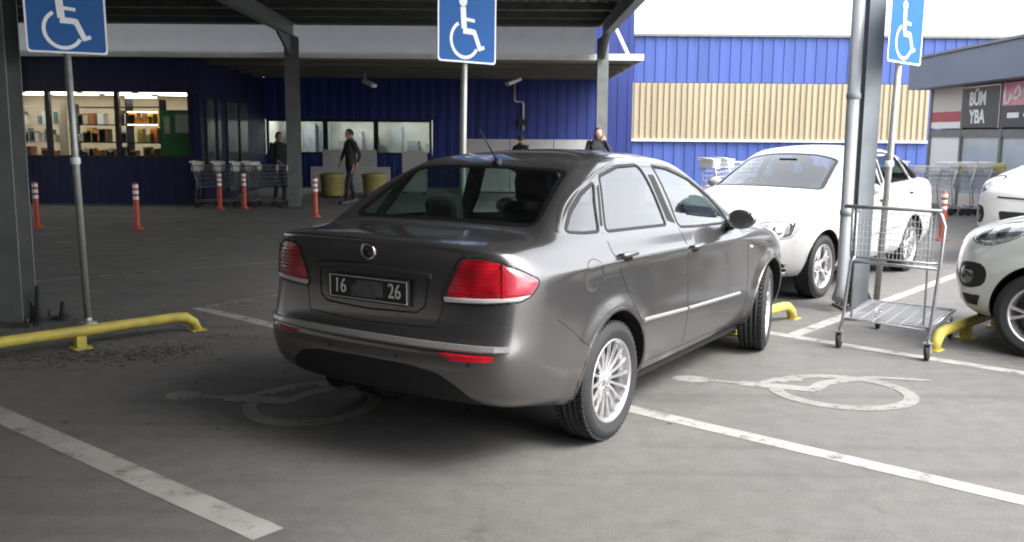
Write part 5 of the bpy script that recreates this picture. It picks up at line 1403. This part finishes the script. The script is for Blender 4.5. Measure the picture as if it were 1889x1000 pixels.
    hh = bpy.data.meshes.new('hair'); bm.to_mesh(hh); bm.free(); hh.transform(Matrix.Translation((.033*k, 0, 1.615*k)) @ Matrix.Scale(k, 4)); ho = link('hair', hh, M['hair'], hd, True)
    sd = ho.modifiers.new('thick', 'SOLIDIFY'); sd.thickness = .008
    # jacket hem, collar and shoes
    jk = MB(); jk.lathe([(.118*k, .90*k), (.150*k, .88*k), (.158*k, .93*k), (.150*k, 1.02*k), (.146*k, 1.12*k), (.155*k, 1.25*k)], 24, Matrix.Scale(.80, 4, (1, 0, 0)))
    jk.build('jacket_hem', M[jacket], o)
    co = MB(); co.lathe([(.085*k, 1.44*k), (.075*k, 1.50*k), (.066*k, 1.53*k), (.060*k, 1.50*k)], 18, Matrix.Scale(.95, 4, (1, 0, 0))); co.build('collar', M[jacket], o)
    for f, s in feet:
        bm = bmesh.new(); bmesh.ops.create_cube(bm, size=1); bmesh.ops.subdivide_edges(bm, edges=bm.edges[:], cuts=3, use_grid_fill=True)
        for q in bm.verts:
            x, y, z = q.co; t = x+.5
            q.co = ((x*.29+.05), y*.105*(1-.25*abs(2*t-1)**3)*(1 if z < 0 else .8), (z+.5)*(.12-.065*min(1, t*1.3)) )
        fm = bpy.data.meshes.new('shoe'); bm.to_mesh(fm); bm.free()
        lift = 0 if f > -.1 else .02
        fm.transform(Matrix.Translation((f*k, s*.105*k, lift)) @ Matrix.Rotation(0 if f > -.1 else .18, 4, 'Y') @ Matrix.Scale(k, 4)); link('shoe', fm, M['shoe'], o, True)
    return o
person('person in dark clothes walking past the yellow bins', (-3.80, 22.2, 0), radians(215), 1.74, 'walk', 'greycloth')
person('person in a black jacket standing behind the front carport post with a trolley', (-5.42, 21.9, 0), radians(-40), 1.66, 'push', 'darkcloth')
person('person with dark hair seen over the roof of the grey sedan at the right post', (1.80, 20.2, 0), radians(-75), 1.80, 'phone', 'darkcloth', hair='long', skin='redskin')
person('person in dark cap whose head just shows over the middle of the grey sedan roof', (.20, 24.3, 0), radians(60), 1.62, 'stand', 'darkcloth')
# ---------------------------------------------------------------- the cars
M['paint_grey'] = paint_mat('paint_grey_metallic', (.142, .140, .142), .82, .27)
M['paint_white'] = paint_mat('paint_white', (.58, .58, .57), 0, .35)
M['paint_silver'] = paint_mat('paint_pale_silver', (.56, .58, .55), .1, .35)
make_car('grey_sedan', 'dark grey metallic sedan parked across the line between two disabled bays', (-.16245, 5.5225, 0), pi/2-.57577, M['paint_grey'], trim='bright', front='plain', back='full', steer=.22, sub=8)
def place(wheel, heading, side=1, wb=2.67, y=.80):
    "origin (rear axle) from the contact point of the front wheel on side (+1 left)"
    h = Vector((*heading, 0)).normalized(); l = Vector((-h.y, h.x, 0)); p = Vector((*wheel, 0)) - h*wb - l*y*side
    return (p.x, p.y, 0), atan2(h.y, h.x)
l, a = place((3.19, 9.73), (-.655, -.755))
make_car('white_sedan', 'white sedan facing the camera behind the right carport column', l, a, M['paint_white'], trim='chrome', front='sedan', wheel_style='five', sub=6, zscale=.99)
l, a = place((4.05, 7.05), (-.76, .65))
make_car('pale_hatchback', 'pale silver hatchback with a round fog lamp, cut off by the right edge', l, a, M['paint_silver'], kind='hatch', trim='black', front='hatch', wheel_style='five', sub=6)
hd = Vector((-.8, -.6, 0)); fc = Vector((6.50, 11.90, 0)) - hd*3.5
make_car('white_hatchback', 'white hatchback farther off at the right edge, behind the pale hatchback', (fc.x, fc.y, 0), atan2(hd.y, hd.x), M['paint_white'], kind='hatch', trim='black', front='hatch', wheel_style='five', sub=5, zscale=1.12, detail=False)
